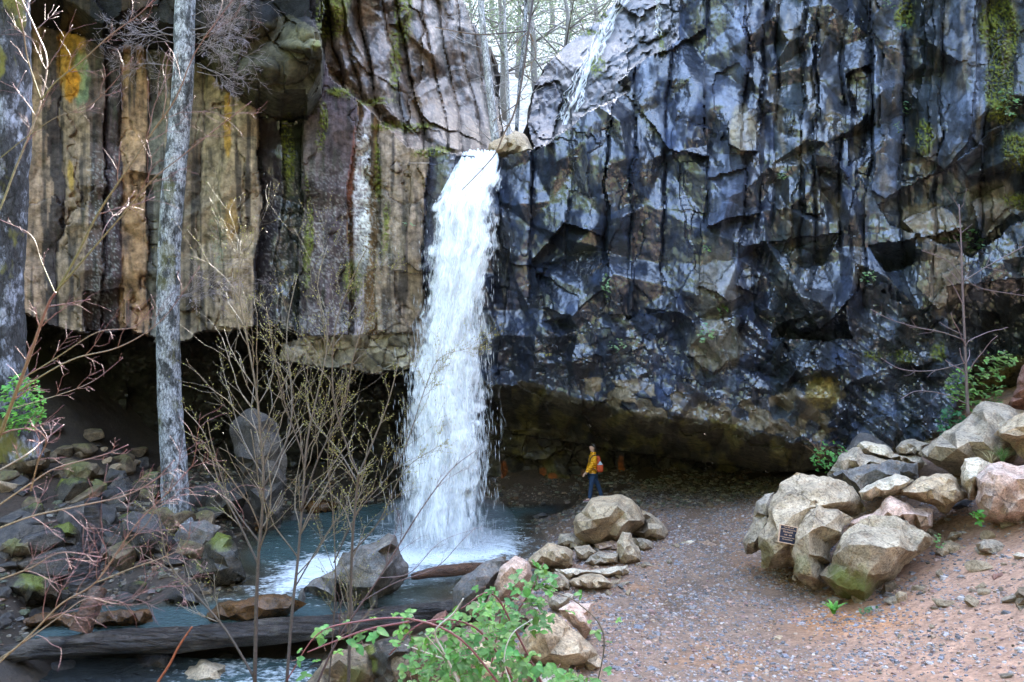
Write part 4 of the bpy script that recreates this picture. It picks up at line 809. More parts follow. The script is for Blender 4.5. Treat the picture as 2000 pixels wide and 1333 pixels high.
rock(zC([(700,1160),(1000,1100),(1120,1180),(1100,1400),(700,1400)]), 'shaded brown rock beneath the bramble canes', 'brown', 9.0, .4, seed=91)
rock(zC([(1000,1190),(1300,1100),(1500,1180),(1560,1290),(1500,1420),(1000,1420)]), 'tan rock under the bramble at the bottom edge', 'tan', 8.9, .4, seed=92)
rock(zC([(1560,1290),(1700,1270),(1850,1300),(1840,1420),(1560,1420)]), 'pale rock at the bottom edge under the pinkish tan boulder', 'pale', 9.0, .3, seed=93)
# ---- left bank heroes
rock([(448,830),(470,806),(496,798),(520,808),(545,830),(560,900),(556,960),(548,1028),(520,1034),(500,1010),(480,950),(460,900)], 'tall dark slab leaning upright in front of the left cave', 'dark', 19.4, .6, seed=100, pts=[(495,830,.8),(500,900,1.0),(515,980,.9),(470,860,.3),(535,900,.5)])
LH = [([(365,985),(380,950),(420,942),(465,945),(490,960),(470,1000),(430,1012),(380,1012)],'dark','flat topped dark boulder right of the grey tree trunk'),([(330,1060),(350,1025),(400,1015),(432,1030),(425,1070),(380,1090),(340,1085)],'blue','bluish wet boulder below the grey tree trunk'),
 ([(385,1110),(400,1060),(425,1040),(450,1045),(470,1080),(480,1130),(440,1150),(395,1145)],'wetmoss','rounded wet greenish boulder at the left edge of the pool'),([(90,1060),(105,1028),(135,1020),(158,1040),(155,1070),(110,1075)],'wetmoss','bright mossy rock on the left bank'),
 ([(0,900),(20,870),(60,862),(100,880),(95,915),(40,935),(5,930)],'brown','tan boulder high on the left bank'),([(90,925),(140,900),(190,905),(215,930),(160,945),(100,940)],'brown','long tan boulder in the rubble left of the trunk'),
 ([(200,945),(215,915),(245,920),(260,945),(235,965)],'dark','dark angular stone left of the grey trunk'),([(105,960),(120,935),(160,940),(165,965),(130,975)],'wetmoss','moss capped stone on the left bank'),
 ([(165,960),(185,935),(210,945),(205,975)],'brown','brown round stone beside the moss capped one'),([(0,1060),(30,1045),(60,1060),(70,1085),(20,1095),(-20,1080)],'brown','low olive stone at the left edge'),
 ([(230,1030),(260,1000),(310,1005),(330,1040),(320,1090),(260,1100)],'dark','dark boulder between the stump and the trunk'),([(0,1150),(40,1120),(110,1130),(120,1170),(50,1185)],'wetmoss','wide wet boulder low on the left bank'),
 ([(315,1175),(345,1145),(385,1155),(395,1180),(350,1200)],'wet','wet stone at the shallow left end of the pool'),([(250,1310),(270,1280),(310,1268),(345,1280),(350,1340),(260,1345)],'wet','smooth black wet boulder below the fallen log'),
 ([(325,1345),(350,1310),(400,1290),(440,1300),(452,1350),(400,1380)],'greenish','pale mossy boulder at the bottom edge left of the saplings'),([(555,1020),(580,1000),(620,1005),(630,1030),(590,1040)],'dark','dark stone on the far shore of the pool'),
 ([(475,1045),(500,1028),(540,1030),(555,1040),(520,1054),(480,1054)],'orange','rust orange stone awash at the far left shore'),([(590,985),(630,975),(660,985),(650,1005),(600,1008)],'orange','orange brown stone on the far shore'),
 ([(700,1000),(730,985),(770,990),(775,1010),(720,1015)],'dark','dark stone on the far shore just left of the fall'),([(640,1010),(680,1000),(700,1015),(660,1026)],'wet','flat wet stone awash left of the fall'),
 ([(950,1010),(985,992),(1020,1000),(1015,1020),(970,1026)],'wet','black wet stone at the foot of the fall on its right'),([(1040,1010),(1060,1002),(1080,1010),(1060,1018)],'dark','small dark stone on the gravel right of the fall')]
for i, (L, mt, lb) in enumerate(LH): rock(L, lb, mt, seed=110+i, moss_at=[(float(np.mean([p[0] for p in L])), float(np.min([p[1] for p in L]))+8, 28)] if 'moss' in mt or mt == 'brown' else None, sink=.12)
# submerged slab
rock([(390,1215),(430,1180),(500,1165),(560,1160),(600,1180),(560,1205),(480,1222)], 'orange slab just under the shallow water behind the log', 'orange', 13.9, .3, seed=140, sink=.42)
rock([(20,1222),(80,1200),(200,1195),(290,1190),(300,1215),(160,1236)], 'rusty slab in the shallows at the left behind the log', 'orange', 13.6, .3, seed=141, sink=.42)
# ---- rubble: individual stones of a few shapes on the left bank
def rubble_mesh(seed, mat):
    bm = bmesh.new(); bmesh.ops.create_icosphere(bm, subdivisions=4, radius=1)
    r = np.random.RandomState(seed); P = np.array([v_.co[:] for v_ in bm.verts]); n = r.normal(size=(13, 3)); n /= np.linalg.norm(n, axis=1)[:, None]
    d = r.uniform(.42, .78, 13)
    for i in range(13):
        q = P@n[i]; over = np.maximum(q-d[i], 0); P = P-over[:, None]*n[i]
    P *= r.uniform([.8, .6, .5], [1.2, 1.0, .8])
    P += P*(fbm(P[:, 0]*3+seed, P[:, 1]*3, P[:, 2]*3+.3, oct=4, seed=421)*.05)[:, None]
    for v_, c in zip(bm.verts, P): v_.co = c
    me = bpy.data.meshes.new('stone'); bm.to_mesh(me); bm.free(); me.materials.append(RM[mat]); me.polygons.foreach_set('use_smooth', np.ones(len(me.polygons), bool))
    a = me.attributes.new('Wet', 'FLOAT', 'POINT'); a.data.foreach_set('value', (.35*smooth(.2, .6, P[:, 2])).astype(np.float32)); return me
RUB = {k: [rubble_mesh(500+i*7+j, k) for i in range(3)] for j, k in enumerate(['brown', 'dark', 'wet', 'wetmoss', 'grey', 'tan'])}
ANCH = []
def anchors():
    for o in COL.objects:
        if o.get('category') in ('boulder',) and o.parent is None: ANCH.append((o.location.copy(), o['label']))
KN = {'brown': 'mossy brown', 'dark': 'dark grey', 'wet': 'black wet', 'wetmoss': 'wet moss patched', 'grey': 'grey', 'tan': 'tan'}
USEDL = {}
def scatter(n, region, kinds, smin, smax, label, group, seed, name='stone', cat='stone', bury=.35):
    r = random.Random(seed); c = 0; t = 0
    while c < n and t < n*60:
        t += 1
        if not ANCH: anchors()
        px = r.uniform(region[0][0], region[1][0]); py = r.uniform(region[0][1], region[1][1])
        if len(region) > 2 and not inpoly(np.array([px]), np.array([py]), region[2])[0]: continue
        Y = ray_ground(px, py); p = at(px, py, Y); k = r.choice(kinds); s = r.uniform(smin, smax)**1.0
        sw = 'smallish' if s < smin+(smax-smin)*.33 else ('medium' if s < smin+(smax-smin)*.66 else 'large')
        for g0 in sorted(ANCH, key=lambda a: (a[0]-p).length)[:7]:
            rel = 'left of' if p.x < g0[0].x-.15 else ('right of' if p.x > g0[0].x+.15 else ('in front of' if p.y < g0[0].y else 'behind'))
            lb_ = f"{sw} {KN[k]} stone {rel} the {' '.join(g0[1].split()[:7])}"
            if lb_ not in USEDL: break
        USEDL[lb_] = 1
        o = bpy.data.objects.new(name, r.choice(RUB[k])); COL.objects.link(o); o.location = (p.x, p.y, float(ground_z(p.x, p.y)[0])+s*(.5-bury))
        o.rotation_euler = (r.uniform(-.4, .4), r.uniform(-.4, .4), r.uniform(0, 6.3)); s2 = s*r.uniform(.8, 1.25); o.scale = (s2, s, s*r.uniform(.7, 1.1)); tag(o, lb_, cat, group); c += 1
scatter(56, [(0,835),(330,960),[(0,850),(40,838),(180,850),(240,880),(330,900),(330,960),(0,960)]], ['brown','brown','tan','dark'], .15, .48, 'angular brown stone in the rubble heap under the left cave', 'rubble under the left cave', 1)
scatter(56, [(0,960),(420,1130),[(0,960),(330,960),(400,1010),(430,1130),(300,1120),(0,1130)]], ['dark','wet','brown','wetmoss'], .26, .72, 'dark wet stone on the left bank of the creek', 'stones on the left bank', 2)
scatter(34, [(0,1130),(420,1230)], ['wet','wetmoss','dark'], .10, .32, 'black wet stone in the shallows left of the pool', 'stones in the shallows', 3)
scatter(20, [(0,1290),(640,1345)], ['wet','dark','wetmoss'], .15, .40, 'wet stone in the lower creek below the log', 'stones below the log', 4)
scatter(22, [(540,960),(790,1010)], ['dark','brown','wet'], .07, .2, 'dark stone along the far shore of the pool', 'stones on the far shore', 5)
scatter(24, [(950,945),(1500,1000)], ['dark','brown'], .05, .18, 'small dark stone on the gravel behind the boulders', 'stones on the dark gravel', 6)
scatter(16, [(1100,1040),(1480,1330)], ['grey','tan','dark'], .015, .06, 'loose small stone on the gravel path', 'loose stones on the path', 7, bury=.25)
scatter(20, [(1640,1050),(1990,1330)], ['grey','tan','brown'], .02, .075, 'loose small stone on the muddy right bank', 'loose stones on the right bank', 8, bury=.25)
scatter(14, [(860,1230),(1150,1330)], ['grey','tan'], .06, .2, 'pale stone on the slope beneath the bramble', 'stones under the bramble', 9)
scatter(26, [(1560,960),(1990,1200),[(1600,1200),(1640,1130),(1830,1040),(1990,1030),(1990,1180),(1760,1210)]], ['tan','grey','tan'], .05, .20, '', 'stones on the right bank', 10, bury=.3)
scatter(16, [(1080,1060),(1330,1180),[(1240,1060),(1320,1050),(1330,1090),(1200,1180),(1180,1160)]], ['tan','grey'], .04, .12, '', 'stones beside the middle boulders', 11, bury=.3)
# boulders behind the lip of the fall
for i, (L, lb, mt) in enumerate([([(990,300),(985,270),(1005,255),(1025,262),(1040,285),(1050,296),(1020,306)],'mossy boulder right above the lip of the fall','greenish'),([(950,306),(955,280),(985,262),(1000,275),(1005,300),(975,308)],'tan boulder at the foot of the white birch','tan')]):
    rock(L, lb, mt, 21.6+i*.2, .5, seed=150+i)
# ---- gravel
NG = 50000; r = np.random.RandomState(77)
gpx = r.uniform(1000, 2040, NG); gpy = 940+400*r.uniform(0, 1, NG)**.8
Yt = np.zeros(NG); 
# positions by world density instead: sample in plan
gxx = r.uniform(-1.5, 9.5, NG*2); gyy = 6.4+r.uniform(0, 1, NG*2)**1.25*16
ppx = 1000+gxx/gyy*F; zz = ground_z(gxx, gyy); ppy = 667+(CZ-zz)/gyy*F
dens = fbm(gxx/.9, gyy/1.2, oct=3, seed=77)
ok = (ppx > 980) & (ppx < 2050) & (ppy > 930) & (ppy < 1350) & (zz > -.68) & (dens+r.uniform(-.55, .75, NG*2)-.25*smooth(3.6, 5.4, gxx-(gyy-9)*.35) > -.05)
gxx, gyy, zz = gxx[ok][:NG], gyy[ok][:NG], zz[ok][:NG]; n = len(gxx)
sz = .006+.018*r.uniform(0, 1, n)**3.4+.03*r.uniform(0, 1, n)**40+.003*(gyy-9)*.12; base = np.array([(-1,-1,-.5),(1,-1,-.5),(1,1,-.5),(-1,1,-.5),(-.7,-.7,.6),(.7,-.7,.6),(.7,.7,.6),(-.7,.7,.6)])
off = base[None]*(1+r.normal(0, .22, (n, 8, 3)))*sz[:, None, None]*np.stack([r.uniform(.7, 1.6, n), r.uniform(.7, 1.3, n), r.uniform(.5, 1, n)], 1)[:, None, :]
an = r.uniform(0, 6.3, n); ca, sa = np.cos(an)[:, None], np.sin(an)[:, None]
ox, oy = off[..., 0]*ca-off[..., 1]*sa, off[..., 0]*sa+off[..., 1]*ca
co = np.stack([gxx[:, None]+ox, gyy[:, None]+oy, zz[:, None]+off[..., 2]+sz[:, None]*.25], -1).reshape(-1, 3)
fb = np.array([(0,1,5,4),(1,2,6,5),(2,3,7,6),(3,0,4,7),(4,5,6,7)]); fcs = (np.arange(n)[:, None, None]*8+fb[None]).reshape(-1, 4)
pal = np.array([(.20,.17,.16),(.27,.23,.22),(.12,.11,.11),(.30,.20,.13),(.34,.22,.17),(.36,.31,.28),(.26,.15,.12),(.16,.155,.17)])
cc = pal[r.randint(0, len(pal), n)]*r.uniform(.6, 1.35, (n, 1)); cc = cc*(1-.6*smooth(18.5, 21, gyy))[:, None]; cc = np.repeat(cc, 8, 0)  # gravel darkened towards the back, matching the shade painted on the cave floor
M_GRAVEL = rock_attr_mat('gravel', 30, .6, .3, .004, speck=False)
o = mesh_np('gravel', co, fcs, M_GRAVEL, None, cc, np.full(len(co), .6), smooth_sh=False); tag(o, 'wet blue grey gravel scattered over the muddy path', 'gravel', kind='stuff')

# ---- coarse debris on the left bank and on the floor of the undercut
r = np.random.RandomState(78); NB = 11000; bx = np.concatenate([r.uniform(-11, -1.5, NB), r.uniform(-1.5, 8, NB//2)]); by_ = np.concatenate([r.uniform(12, 25, NB), r.uniform(20.3, 24.8, NB//2)]); bz = ground_z(bx, by_)
okb = (bz > -.78) & (fbm(bx/1.0, by_/1.0, oct=3, seed=79) > -.25); bx, by_, bz = bx[okb], by_[okb], bz[okb]; n = len(bx); sz = .014+.06*r.uniform(0, 1, n)**3
off = base[None]*(1+r.normal(0, .25, (n, 8, 3)))*sz[:, None, None]*np.stack([r.uniform(.7, 1.6, n), r.uniform(.7, 1.3, n), r.uniform(.5, 1, n)], 1)[:, None, :]; an = r.uniform(0, 6.3, n); ca, sa = np.cos(an)[:, None], np.sin(an)[:, None]
ox, oy = off[..., 0]*ca-off[..., 1]*sa, off[..., 0]*sa+off[..., 1]*ca; co = np.stack([bx[:, None]+ox, by_[:, None]+oy, bz[:, None]+off[..., 2]+sz[:, None]*.2], -1).reshape(-1, 3)
pal = np.array([(.10,.08,.055),(.06,.055,.05),(.15,.11,.07),(.08,.085,.05),(.12,.07,.04),(.19,.16,.12)]); cc = np.repeat(pal[r.randint(0, 6, n)]*r.uniform(.6, 1.3, (n, 1)), 8, 0)
o = mesh_np('rock_debris', co, (np.arange(n)[:, None, None]*8+fb[None]).reshape(-1, 4), M_GRAVEL, None, cc, np.full(len(co), .5), smooth_sh=False); tag(o, 'dark brown rock debris covering the left bank and the floor of the undercut', 'rock debris', kind='stuff')
# ---- leaf litter on the path and banks
NL = 1500; r = np.random.RandomState(9); lx = r.uniform(-1, 9.5, NL); ly = 8.3+r.uniform(0, 1, NL)**1.3*11; lz = ground_z(lx, ly); okl = (lz > -.6) & (fbm(lx/.7, ly/.7, oct=3, seed=90) > .0); lx, ly, lz = lx[okl], ly[okl], lz[okl]; n = len(lx)
a = r.uniform(0, 6.3, n); L = r.uniform(.015, .045, n); W = L*r.uniform(.2, .6, n); A_ = np.stack([np.cos(a), np.sin(a), r.normal(0, .25, n)], 1); B_ = np.stack([-np.sin(a), np.cos(a), r.normal(0, .3, n)], 1); P = np.stack([lx, ly, lz+.022], 1)
co = np.stack([P-A_*L[:, None], P+B_*W[:, None], P+A_*L[:, None], P-B_*W[:, None]], 1).reshape(-1, 3); cc = np.array([(.20,.10,.04), (.12,.06,.03), (.32,.20,.09), (.08,.05,.03)])[r.randint(0, 4, n)]
o = mesh_np('leaf_litter', co, np.arange(n*4).reshape(-1, 4), M_GRAVEL, None, np.repeat(cc, 4, 0), np.full(n*4, .1), smooth_sh=False); tag(o, 'dead brown leaves and bits of bark strewn over the path', 'leaf litter', kind='stuff')
# ============================================================ wood, plants, trees
def tubes_np(paths, nside=7, rough=0.0, seed=0, rfreq=6, seg=None):
    "paths: list of (points Nx3, radii N, colours Nx3) -> co, faces, cols"
    CO, FA, CL = [], [], []; base = 0; ang = np.linspace(0, 2*np.pi, nside, endpoint=False)
    for pts, rad, cl in paths:
        P = np.asarray(pts, float); R = np.asarray(rad, float); K = np.asarray(cl, float); n = len(P)
        if n < 2: continue
        T = np.gradient(P, axis=0); T /= np.linalg.norm(T, axis=1)[:, None]+1e-9
        ref = np.array([0.13, .97, .2]); A = np.cross(T, ref); A /= np.linalg.norm(A, axis=1)[:, None]+1e-9; B = np.cross(T, A)
        ring = P[:, None]+(A[:, None]*np.cos(ang)[None, :, None]+B[:, None]*np.sin(ang)[None, :, None])*R[:, None, None]
        if rough:
            q = ring.reshape(-1, 3); nn = fbm(q[:, 0]*rfreq, q[:, 1]*rfreq, q[:, 2]*rfreq*.35+.3, oct=4, seed=seed).reshape(n, nside, 1)
            ring = P[:, None]+(ring-P[:, None])*(1+rough*nn)
        CO.append(ring.reshape(-1, 3)); CL.append(np.repeat(K, nside, 0))
        i = np.arange(n-1)[:, None]*nside; j = np.arange(nside)[None]; j2 = (j+1) % nside
        FA.append((np.stack([i+j, i+j2, i+nside+j2, i+nside+j], -1)+base).reshape(-1, 4)); base += n*nside
        # cap with a point
        CO[-1] = np.concatenate([CO[-1], P[-1:], P[:1]]); CL[-1] = np.concatenate([CL[-1], K[-1:], K[:1]])
        e = base-nside; s0 = base-n*nside
        FA.append(np.array([(e+a, e+(a+1) % nside, base, base) for a in range(nside)]+[(s0+(a+1) % nside, s0+a, base+1, base+1) for a in range(nside)])); base += 2
    return np.concatenate(CO), np.concatenate(FA), np.concatenate(CL)
def quadtri(name, co, fa, mat, parent, cols, smooth_sh=True):
    "mesh from quads where the last two indices may repeat (triangles)"
    me = bpy.data.meshes.new(name); fl = [tuple(dict.fromkeys(map(int, f))) for f in fa]
    me.from_pydata([tuple(c) for c in co], [], fl); me.polygons.foreach_set('use_smooth', np.full(len(me.polygons), smooth_sh))
    if cols is not None:
        a = me.color_attributes.new('Col', 'FLOAT_COLOR', 'POINT'); c = np.ones((len(co), 4), np.float32); c[:, :3] = cols; a.data.foreach_set('color', c.ravel())
    me.materials.append(mat); o = bpy.data.objects.new(name, me); COL.objects.link(o)
    if parent: o.parent = parent
    return o
def plainattr(name, rough=.7, trans=0, bscale=40, bd=.004, stretch=None, contrast=(.6, 1.35)):
    m, n, b, o = newmat(name); a = N(n, 'ShaderNodeAttribute', attribute_name='Col'); t = tnoise(n, bscale, 5, .6, stretch)
    c = mixc(n, 1, a.outputs['Color'], ramp(n, t.outputs[0], [(.3, contrast[0]), (.7, contrast[1])]).outputs[0], 'MULTIPLY'); n.links.new(c, b.inputs['Base Color'])
    b.inputs['Roughness'].default_value = rough; bump(n, b, t.outputs[0], bd, .7)
    if trans:
        tl = N(n, 'ShaderNodeBsdfTranslucent'); n.links.new(c, tl.inputs[0]); mx = N(n, 'ShaderNodeMixShader'); mx.inputs[0].default_value = trans
        n.links.new(b.outputs[0], mx.inputs[1]); n.links.new(tl.outputs[0], mx.inputs[2]); n.links.new(mx.outputs[0], o.inputs[0])
    return m
M_TWIG = plainattr('twig_bark', .55, 0, 60, .003); M_LEAF = plainattr('leaf', .55, .4, 30, .004, None, (.75, 1.25)); M_FLEAF = plainattr('forest_leaf', .6, .45, 2, .01)
def barkmat(name, dark, light, lich, scale=9, thr=.46, moss=0):
    m, n, b, o = newmat(name); t1 = tnoise(n, scale, 7, .65, (1, 1, .28)); t2 = tnoise(n, scale*.6, 5, .65, (1, 1, .6)); t3 = tnoise(n, scale*3.2, 5, .7, (1, 1, .45))
    v = N(n, 'ShaderNodeTexVoronoi', feature='DISTANCE_TO_EDGE'); tcx = n.nodes.new('ShaderNodeTexCoord'); mp = N(n, 'ShaderNodeMapping'); mp.inputs['Scale'].default_value = (1, 1, .3)
    w = mixc(n, .12, tcx.outputs['Object'], t3.outputs['Color']); n.links.new(w, mp.inputs[0]); n.links.new(mp.outputs[0], v.inputs['Vector']); v.inputs['Scale'].default_value = scale*2.1
    c = mixc(n, ramp(n, t1.outputs[0], [(.35, 0), (.65, 1)]).outputs[0], dark, light)
    c = mixc(n, ramp(n, t2.outputs[0], [(thr, 0), (thr+.10, .95)]).outputs[0], c, lich)
    c = mixc(n, 1, c, ramp(n, v.outputs['Distance'], [(0, .22), (.12, 1)]).outputs[0], 'MULTIPLY'); c = mixc(n, 1, c, ramp(n, t3.outputs[0], [(.32, .4), (.62, 1.25)]).outputs[0], 'MULTIPLY')
    if moss: c = mixc(n, ramp(n, tnoise(n, 1.6, 4, .6, (1, 1, .5)).outputs[0], [(.56, 0), (.62, moss)]).outputs[0], c, (.13, .12, .015))
    n.links.new(c, b.inputs['Base Color']); b.inputs['Roughness'].default_value = .85
    u1 = bump(n, b, v.outputs['Distance'], .05, .8); bump(n, b, t3.outputs[0], .02, .8, u1); return m
M_BARK = barkmat('maple_bark', (.05,.05,.05), (.16,.165,.17), (.52,.53,.56), 9, .43, .5); M_BARK2 = barkmat('cedar_bark', (.02,.02,.022), (.06,.06,.065), (.28,.30,.36), 6, .50, .9)
M_BIRCH = barkmat('birch_bark', (.18,.17,.16), (.45,.44,.44), (.60,.60,.62), 7, .42, .0)
def spline(pts, n=24):
    "Catmull-Rom through points of any dimension"
    P = np.asarray(pts, float); k = len(P); P = np.vstack([2*P[0]-P[1], P, 2*P[-1]-P[-2]]); out = []
    m = max(2, n//(k-1))
    for i in range(k-1):
        p0, p1, p2, p3 = P[i], P[i+1], P[i+2], P[i+3]
        for t in np.linspace(0, 1, m, endpoint=False): out.append(.5*((2*p1)+(p2-p0)*t+(2*p0-5*p1+4*p2-p3)*t*t+(3*p1-p0-3*p2+p3)*t**3))
    out.append(P[-2]); return np.array(out)
def trunk_pts(lst, n=80):
    "lst of (px, py, width_px, Y)"
    S = spline(lst, n); pts = np.stack([(S[:, 0]-1000)/F*S[:, 3], S[:, 3], CZ-(S[:, 1]-667)/F*S[:, 3]], 1); return pts, S[:, 2]/2/F*S[:, 3]
def trunk(name, lst, mat, label, cat, sides=40, rough=.10, n=160, rfreq=5, group=None, moss=None):
    pts, rad = trunk_pts(lst, n); root = empty(name, tuple(pts[0])); co, fa, cl = tubes_np([(pts-pts[0], rad, np.ones((len(pts), 3)))], sides, rough, 3, rfreq)
    quadtri('trunk', co, fa, mat, root, None); tag(root, label, cat, group); return root, pts
# --- branching twigs in the reference plane with depth
def lerpc(a, b, t): return np.array(a)+(np.array(b)-np.array(a))*t
def grow(paths, p0, d0, L, r0, depth, R, cA, cB, spread=.7, bud=None, opp=True, curl=.15, sides=(3, 5), shrink=.55, ybias=.5, up=.0):
    "p0, d0 in world units; appends tubes and bud positions"
    n = 7; pts = [np.array(p0)]; d = np.array(d0, float); d /= np.linalg.norm(d); dirs = [d]
    for i in range(n):
        d = d+R.normal(0, curl, 3)*np.array([1, ybias, 1])+np.array([0, 0, up]); d /= np.linalg.norm(d); pts.append(pts[-1]+d*L/n); dirs.append(d)
    pts = np.array(pts); rad = np.linspace(r0, r0*.42, n+1); tt = np.linspace(0, 1, n+1)
    g0 = 0 if depth > 1 else .45; cl = np.array([lerpc(cA, cB, min(1, g0+t*(.55 if depth else .6))) for t in tt]); paths.append((pts, rad, cl))
    if bud is not None:
        for k in range(1, n+1):
            if r0 < .0085: bud.append((pts[k]+R.normal(0, r0*1.2, 3), dirs[k], r0))
    if depth <= 0: return
    ks = sorted(R.choice(np.arange(2, n+1), min(n-1, R.randint(*sides)), replace=False))
    for k in ks:
        for sgn in ((1, -1) if opp and R.rand() < .6 else (R.choice([-1, 1]),)):
            a = sgn*spread*R.uniform(.7, 1.3); dd = dirs[k]; ca, sa = math.cos(a), math.sin(a)
            nd = np.array([dd[0]*ca-dd[2]*sa, dd[1]+R.normal(0, ybias*.6), dd[0]*sa+dd[2]*ca])
            grow(paths, pts[k], nd, L*shrink*R.uniform(.6, 1.2), max(rad[k]*.62, .0009), depth-1, R, cA, cB, spread, bud, opp, curl, sides, shrink, ybias, up)
def pxw(px, py, Y): return np.array([(px-1000)/F*Y, Y, CZ-(py-667)/F*Y])
def buds_mesh(B, size, col, R):
    co, fa, cl = [], [], []
    base = np.array([(0,0,0),(.5,.0,.6),(-.25,.43,.6),(-.25,-.43,.6),(0,0,1.5)]); ff = [(0,1,2),(0,2,3),(0,3,1),(4,2,1),(4,3,2),(4,1,3)]
    for p, d, r in B:
        n_ = 1
        for _ in range(n_):
            q = d+R.normal(0, .6, 3); q /= np.linalg.norm(q); a = np.cross(q, [.3, .5, .8]); a /= np.linalg.norm(a); b = np.cross(q, a); s = size*R.uniform(.6, 1.4)
            i0 = len(co); co += [tuple(p+(a*v_[0]*.8+b*v_[1]*.8+q*v_[2])*s) for v_ in base]; fa += [(f[0]+i0, f[1]+i0, f[2]+i0) for f in ff]; c = np.array(col)*R.uniform(.6, 1.4); cl += [c]*5
    return co, fa, np.array(cl)
def twig_plant(name, label, cat, stems, Y, cA, cB, seed, depth=3, r_tip=.0015, bud=None, budcol=(.35,.30,.08), group=None, side=(.3, .8), every=.11, spread=.75, Lf=.28, sides=6, jitY=.25, dpt_sides=(2, 4), curl=.13, up=0., partname='stems'):
    "stems: list of ([(px,py)...], width_px_start, width_px_end, dY)"
    R = np.random.RandomState(seed); paths, B = [], ([] if bud else None)
    for pl, w0, w1_, dY in stems:
        S = spline([(a, b) for a, b in pl], 30); n = len(S); Yv = Y+dY+np.linspace(0, jitY*R.uniform(-1, 1), n)
        P = np.stack([(S[:, 0]-1000)/F*Yv, Yv, CZ-(S[:, 1]-667)/F*Yv], 1); rad = np.linspace(w0, w1_, n)/2/F*Y
        paths.append((P, rad, np.array([lerpc(cA, cB, (t**1.3)*(.95 if w1_ < 4 else .3)) for t in np.linspace(0, 1, n)])))
        seg = np.linalg.norm(np.diff(P, axis=0), axis=1); Ltot = seg.sum(); cum = np.concatenate([[0], np.cumsum(seg)])
        s_ = Ltot*R.uniform(*side)*.5+.03
        while s_ < Ltot:
            k = min(n-2, int(np.searchsorted(cum, s_))); dd = P[k+1]-P[k]; dd /= np.linalg.norm(dd)+1e-9
            for sg in ((1, -1) if R.rand() < .45 else (R.choice([-1, 1]),)):
                a = sg*spread*R.uniform(.6, 1.2); nd = np.array([dd[0]*math.cos(a)-dd[2]*math.sin(a), R.normal(0, .3), dd[0]*math.sin(a)+dd[2]*math.cos(a)])
                grow(paths, P[k], nd, Ltot*Lf*R.uniform(.4, 1.1)*(1.1-.5*s_/Ltot), max(rad[k]*.5, r_tip*1.4), depth-1, R, lerpc(cA, cB, .35), cB, spread, B, True, curl, dpt_sides, .6, .45, up)
            s_ += every*R.uniform(.5, 1.5)
        if B is not None:
            for k in range(n//2, n): B.append((P[k], np.array([0, 0, 1.]), .003))
    root = empty(name, tuple(paths[0][0][0])); o0 = np.array(paths[0][0][0])
    co, fa, cl = tubes_np([(p-o0, np.maximum(r, r_tip*.5), c) for p, r, c in paths], sides, .05, seed, 30); quadtri(partname, co, fa, M_TWIG, root, cl)
    if B:
        if len(B) > 1200: B = [B[i] for i in R.choice(len(B), 1200, replace=False)]
        co, fa, cl = buds_mesh(B, bud, budcol, R); quadtri('buds', np.array(co)-o0, fa, M_LEAF, root, cl, False)
    tag(root, label, cat, group); return root
# ---- leaves
def leaf_geo(p, d, up_, L, W, col, R, co, fa, cl, tri=False):
    d = d/np.linalg.norm(d); s = np.cross(d, up_); s /= np.linalg.norm(s)+1e-9; n_ = np.cross(s, d); fold = R.uniform(.1, .3); droop = R.uniform(0, .35)
    prof = [(0, .12), (.22, .75), (.5, 1.0), (.78, .62), (1.0, 0.03)]; i0 = len(co)
    for t, w in prof:
        c = p+d*L*t-np.array([0, 0, 1])*droop*L*t*t
        for k in (-1, 0, 1): co.append(tuple(c+s*k*W*.5*w+n_*abs(k)*fold*W*.5*w)); cl.append(np.array(col)*(1.12 if k == 0 else 1))
    for i in range(4):
        for k in (0, 1): a = i0+i*3+k; fa.append((a, a+1, a+4, a+3))
def leafy(name, label, cat, tips, L, W, col, seed, group=None, stemcol=(.10,.05,.04), n3=3, pw=None, canes=None, varcol=.3):
    "tips: list of world points where a compound leaf grows; canes: list of polylines"
    R = np.random.RandomState(seed); o0 = np.array(tips[0]) if canes is None else np.array(canes[0][0][0]); root = empty(name, tuple(o0)); co, fa, cl = [], [], []; paths = list(canes or []); L0 = L
    for tp in tips:
        tp = np.array(tp); L = L0*R.choice([.55, .8, 1., 1.25]); d = np.array([R.normal(), R.normal(0, .7)-.35, R.uniform(-.2, .7)]); d /= np.linalg.norm(d); q = tp-d*L*R.uniform(.5, 1.1)
        paths.append((np.array([q, tp]), np.array([.0022, .0016]), np.array([stemcol, stemcol])))
        c0 = np.array(col)*R.uniform(1-varcol, 1+varcol)*np.array([R.uniform(.75, 1.35), 1, R.uniform(.6, 1.3)])
        up_ = np.array([R.normal(0, .35), -.45+R.normal(0, .3), 1.]); a0 = [0, 1.25, -1.25, 2.2, -2.2][:n3]
        for a in a0:
            s = np.cross(d, up_); s /= np.linalg.norm(s); dd = d*math.cos(a)+s*math.sin(a); k = 1 if a == 0 else .82
            leaf_geo(tp, dd+np.array([0, 0, R.normal(0, .15)]), up_, L*k*R.uniform(.75, 1.15), W*L/L0*k*R.uniform(.8, 1.1), c0, R, co, fa, cl)
    a_, b_, c_ = tubes_np([(np.array(p)-o0, r, c) for p, r, c in paths], 5); quadtri('stems', a_, b_, M_TWIG, root, c_)
    quadtri('leaves', np.array(co)-o0, fa, M_LEAF, root, np.array(cl)); tag(root, label, cat, group); return root
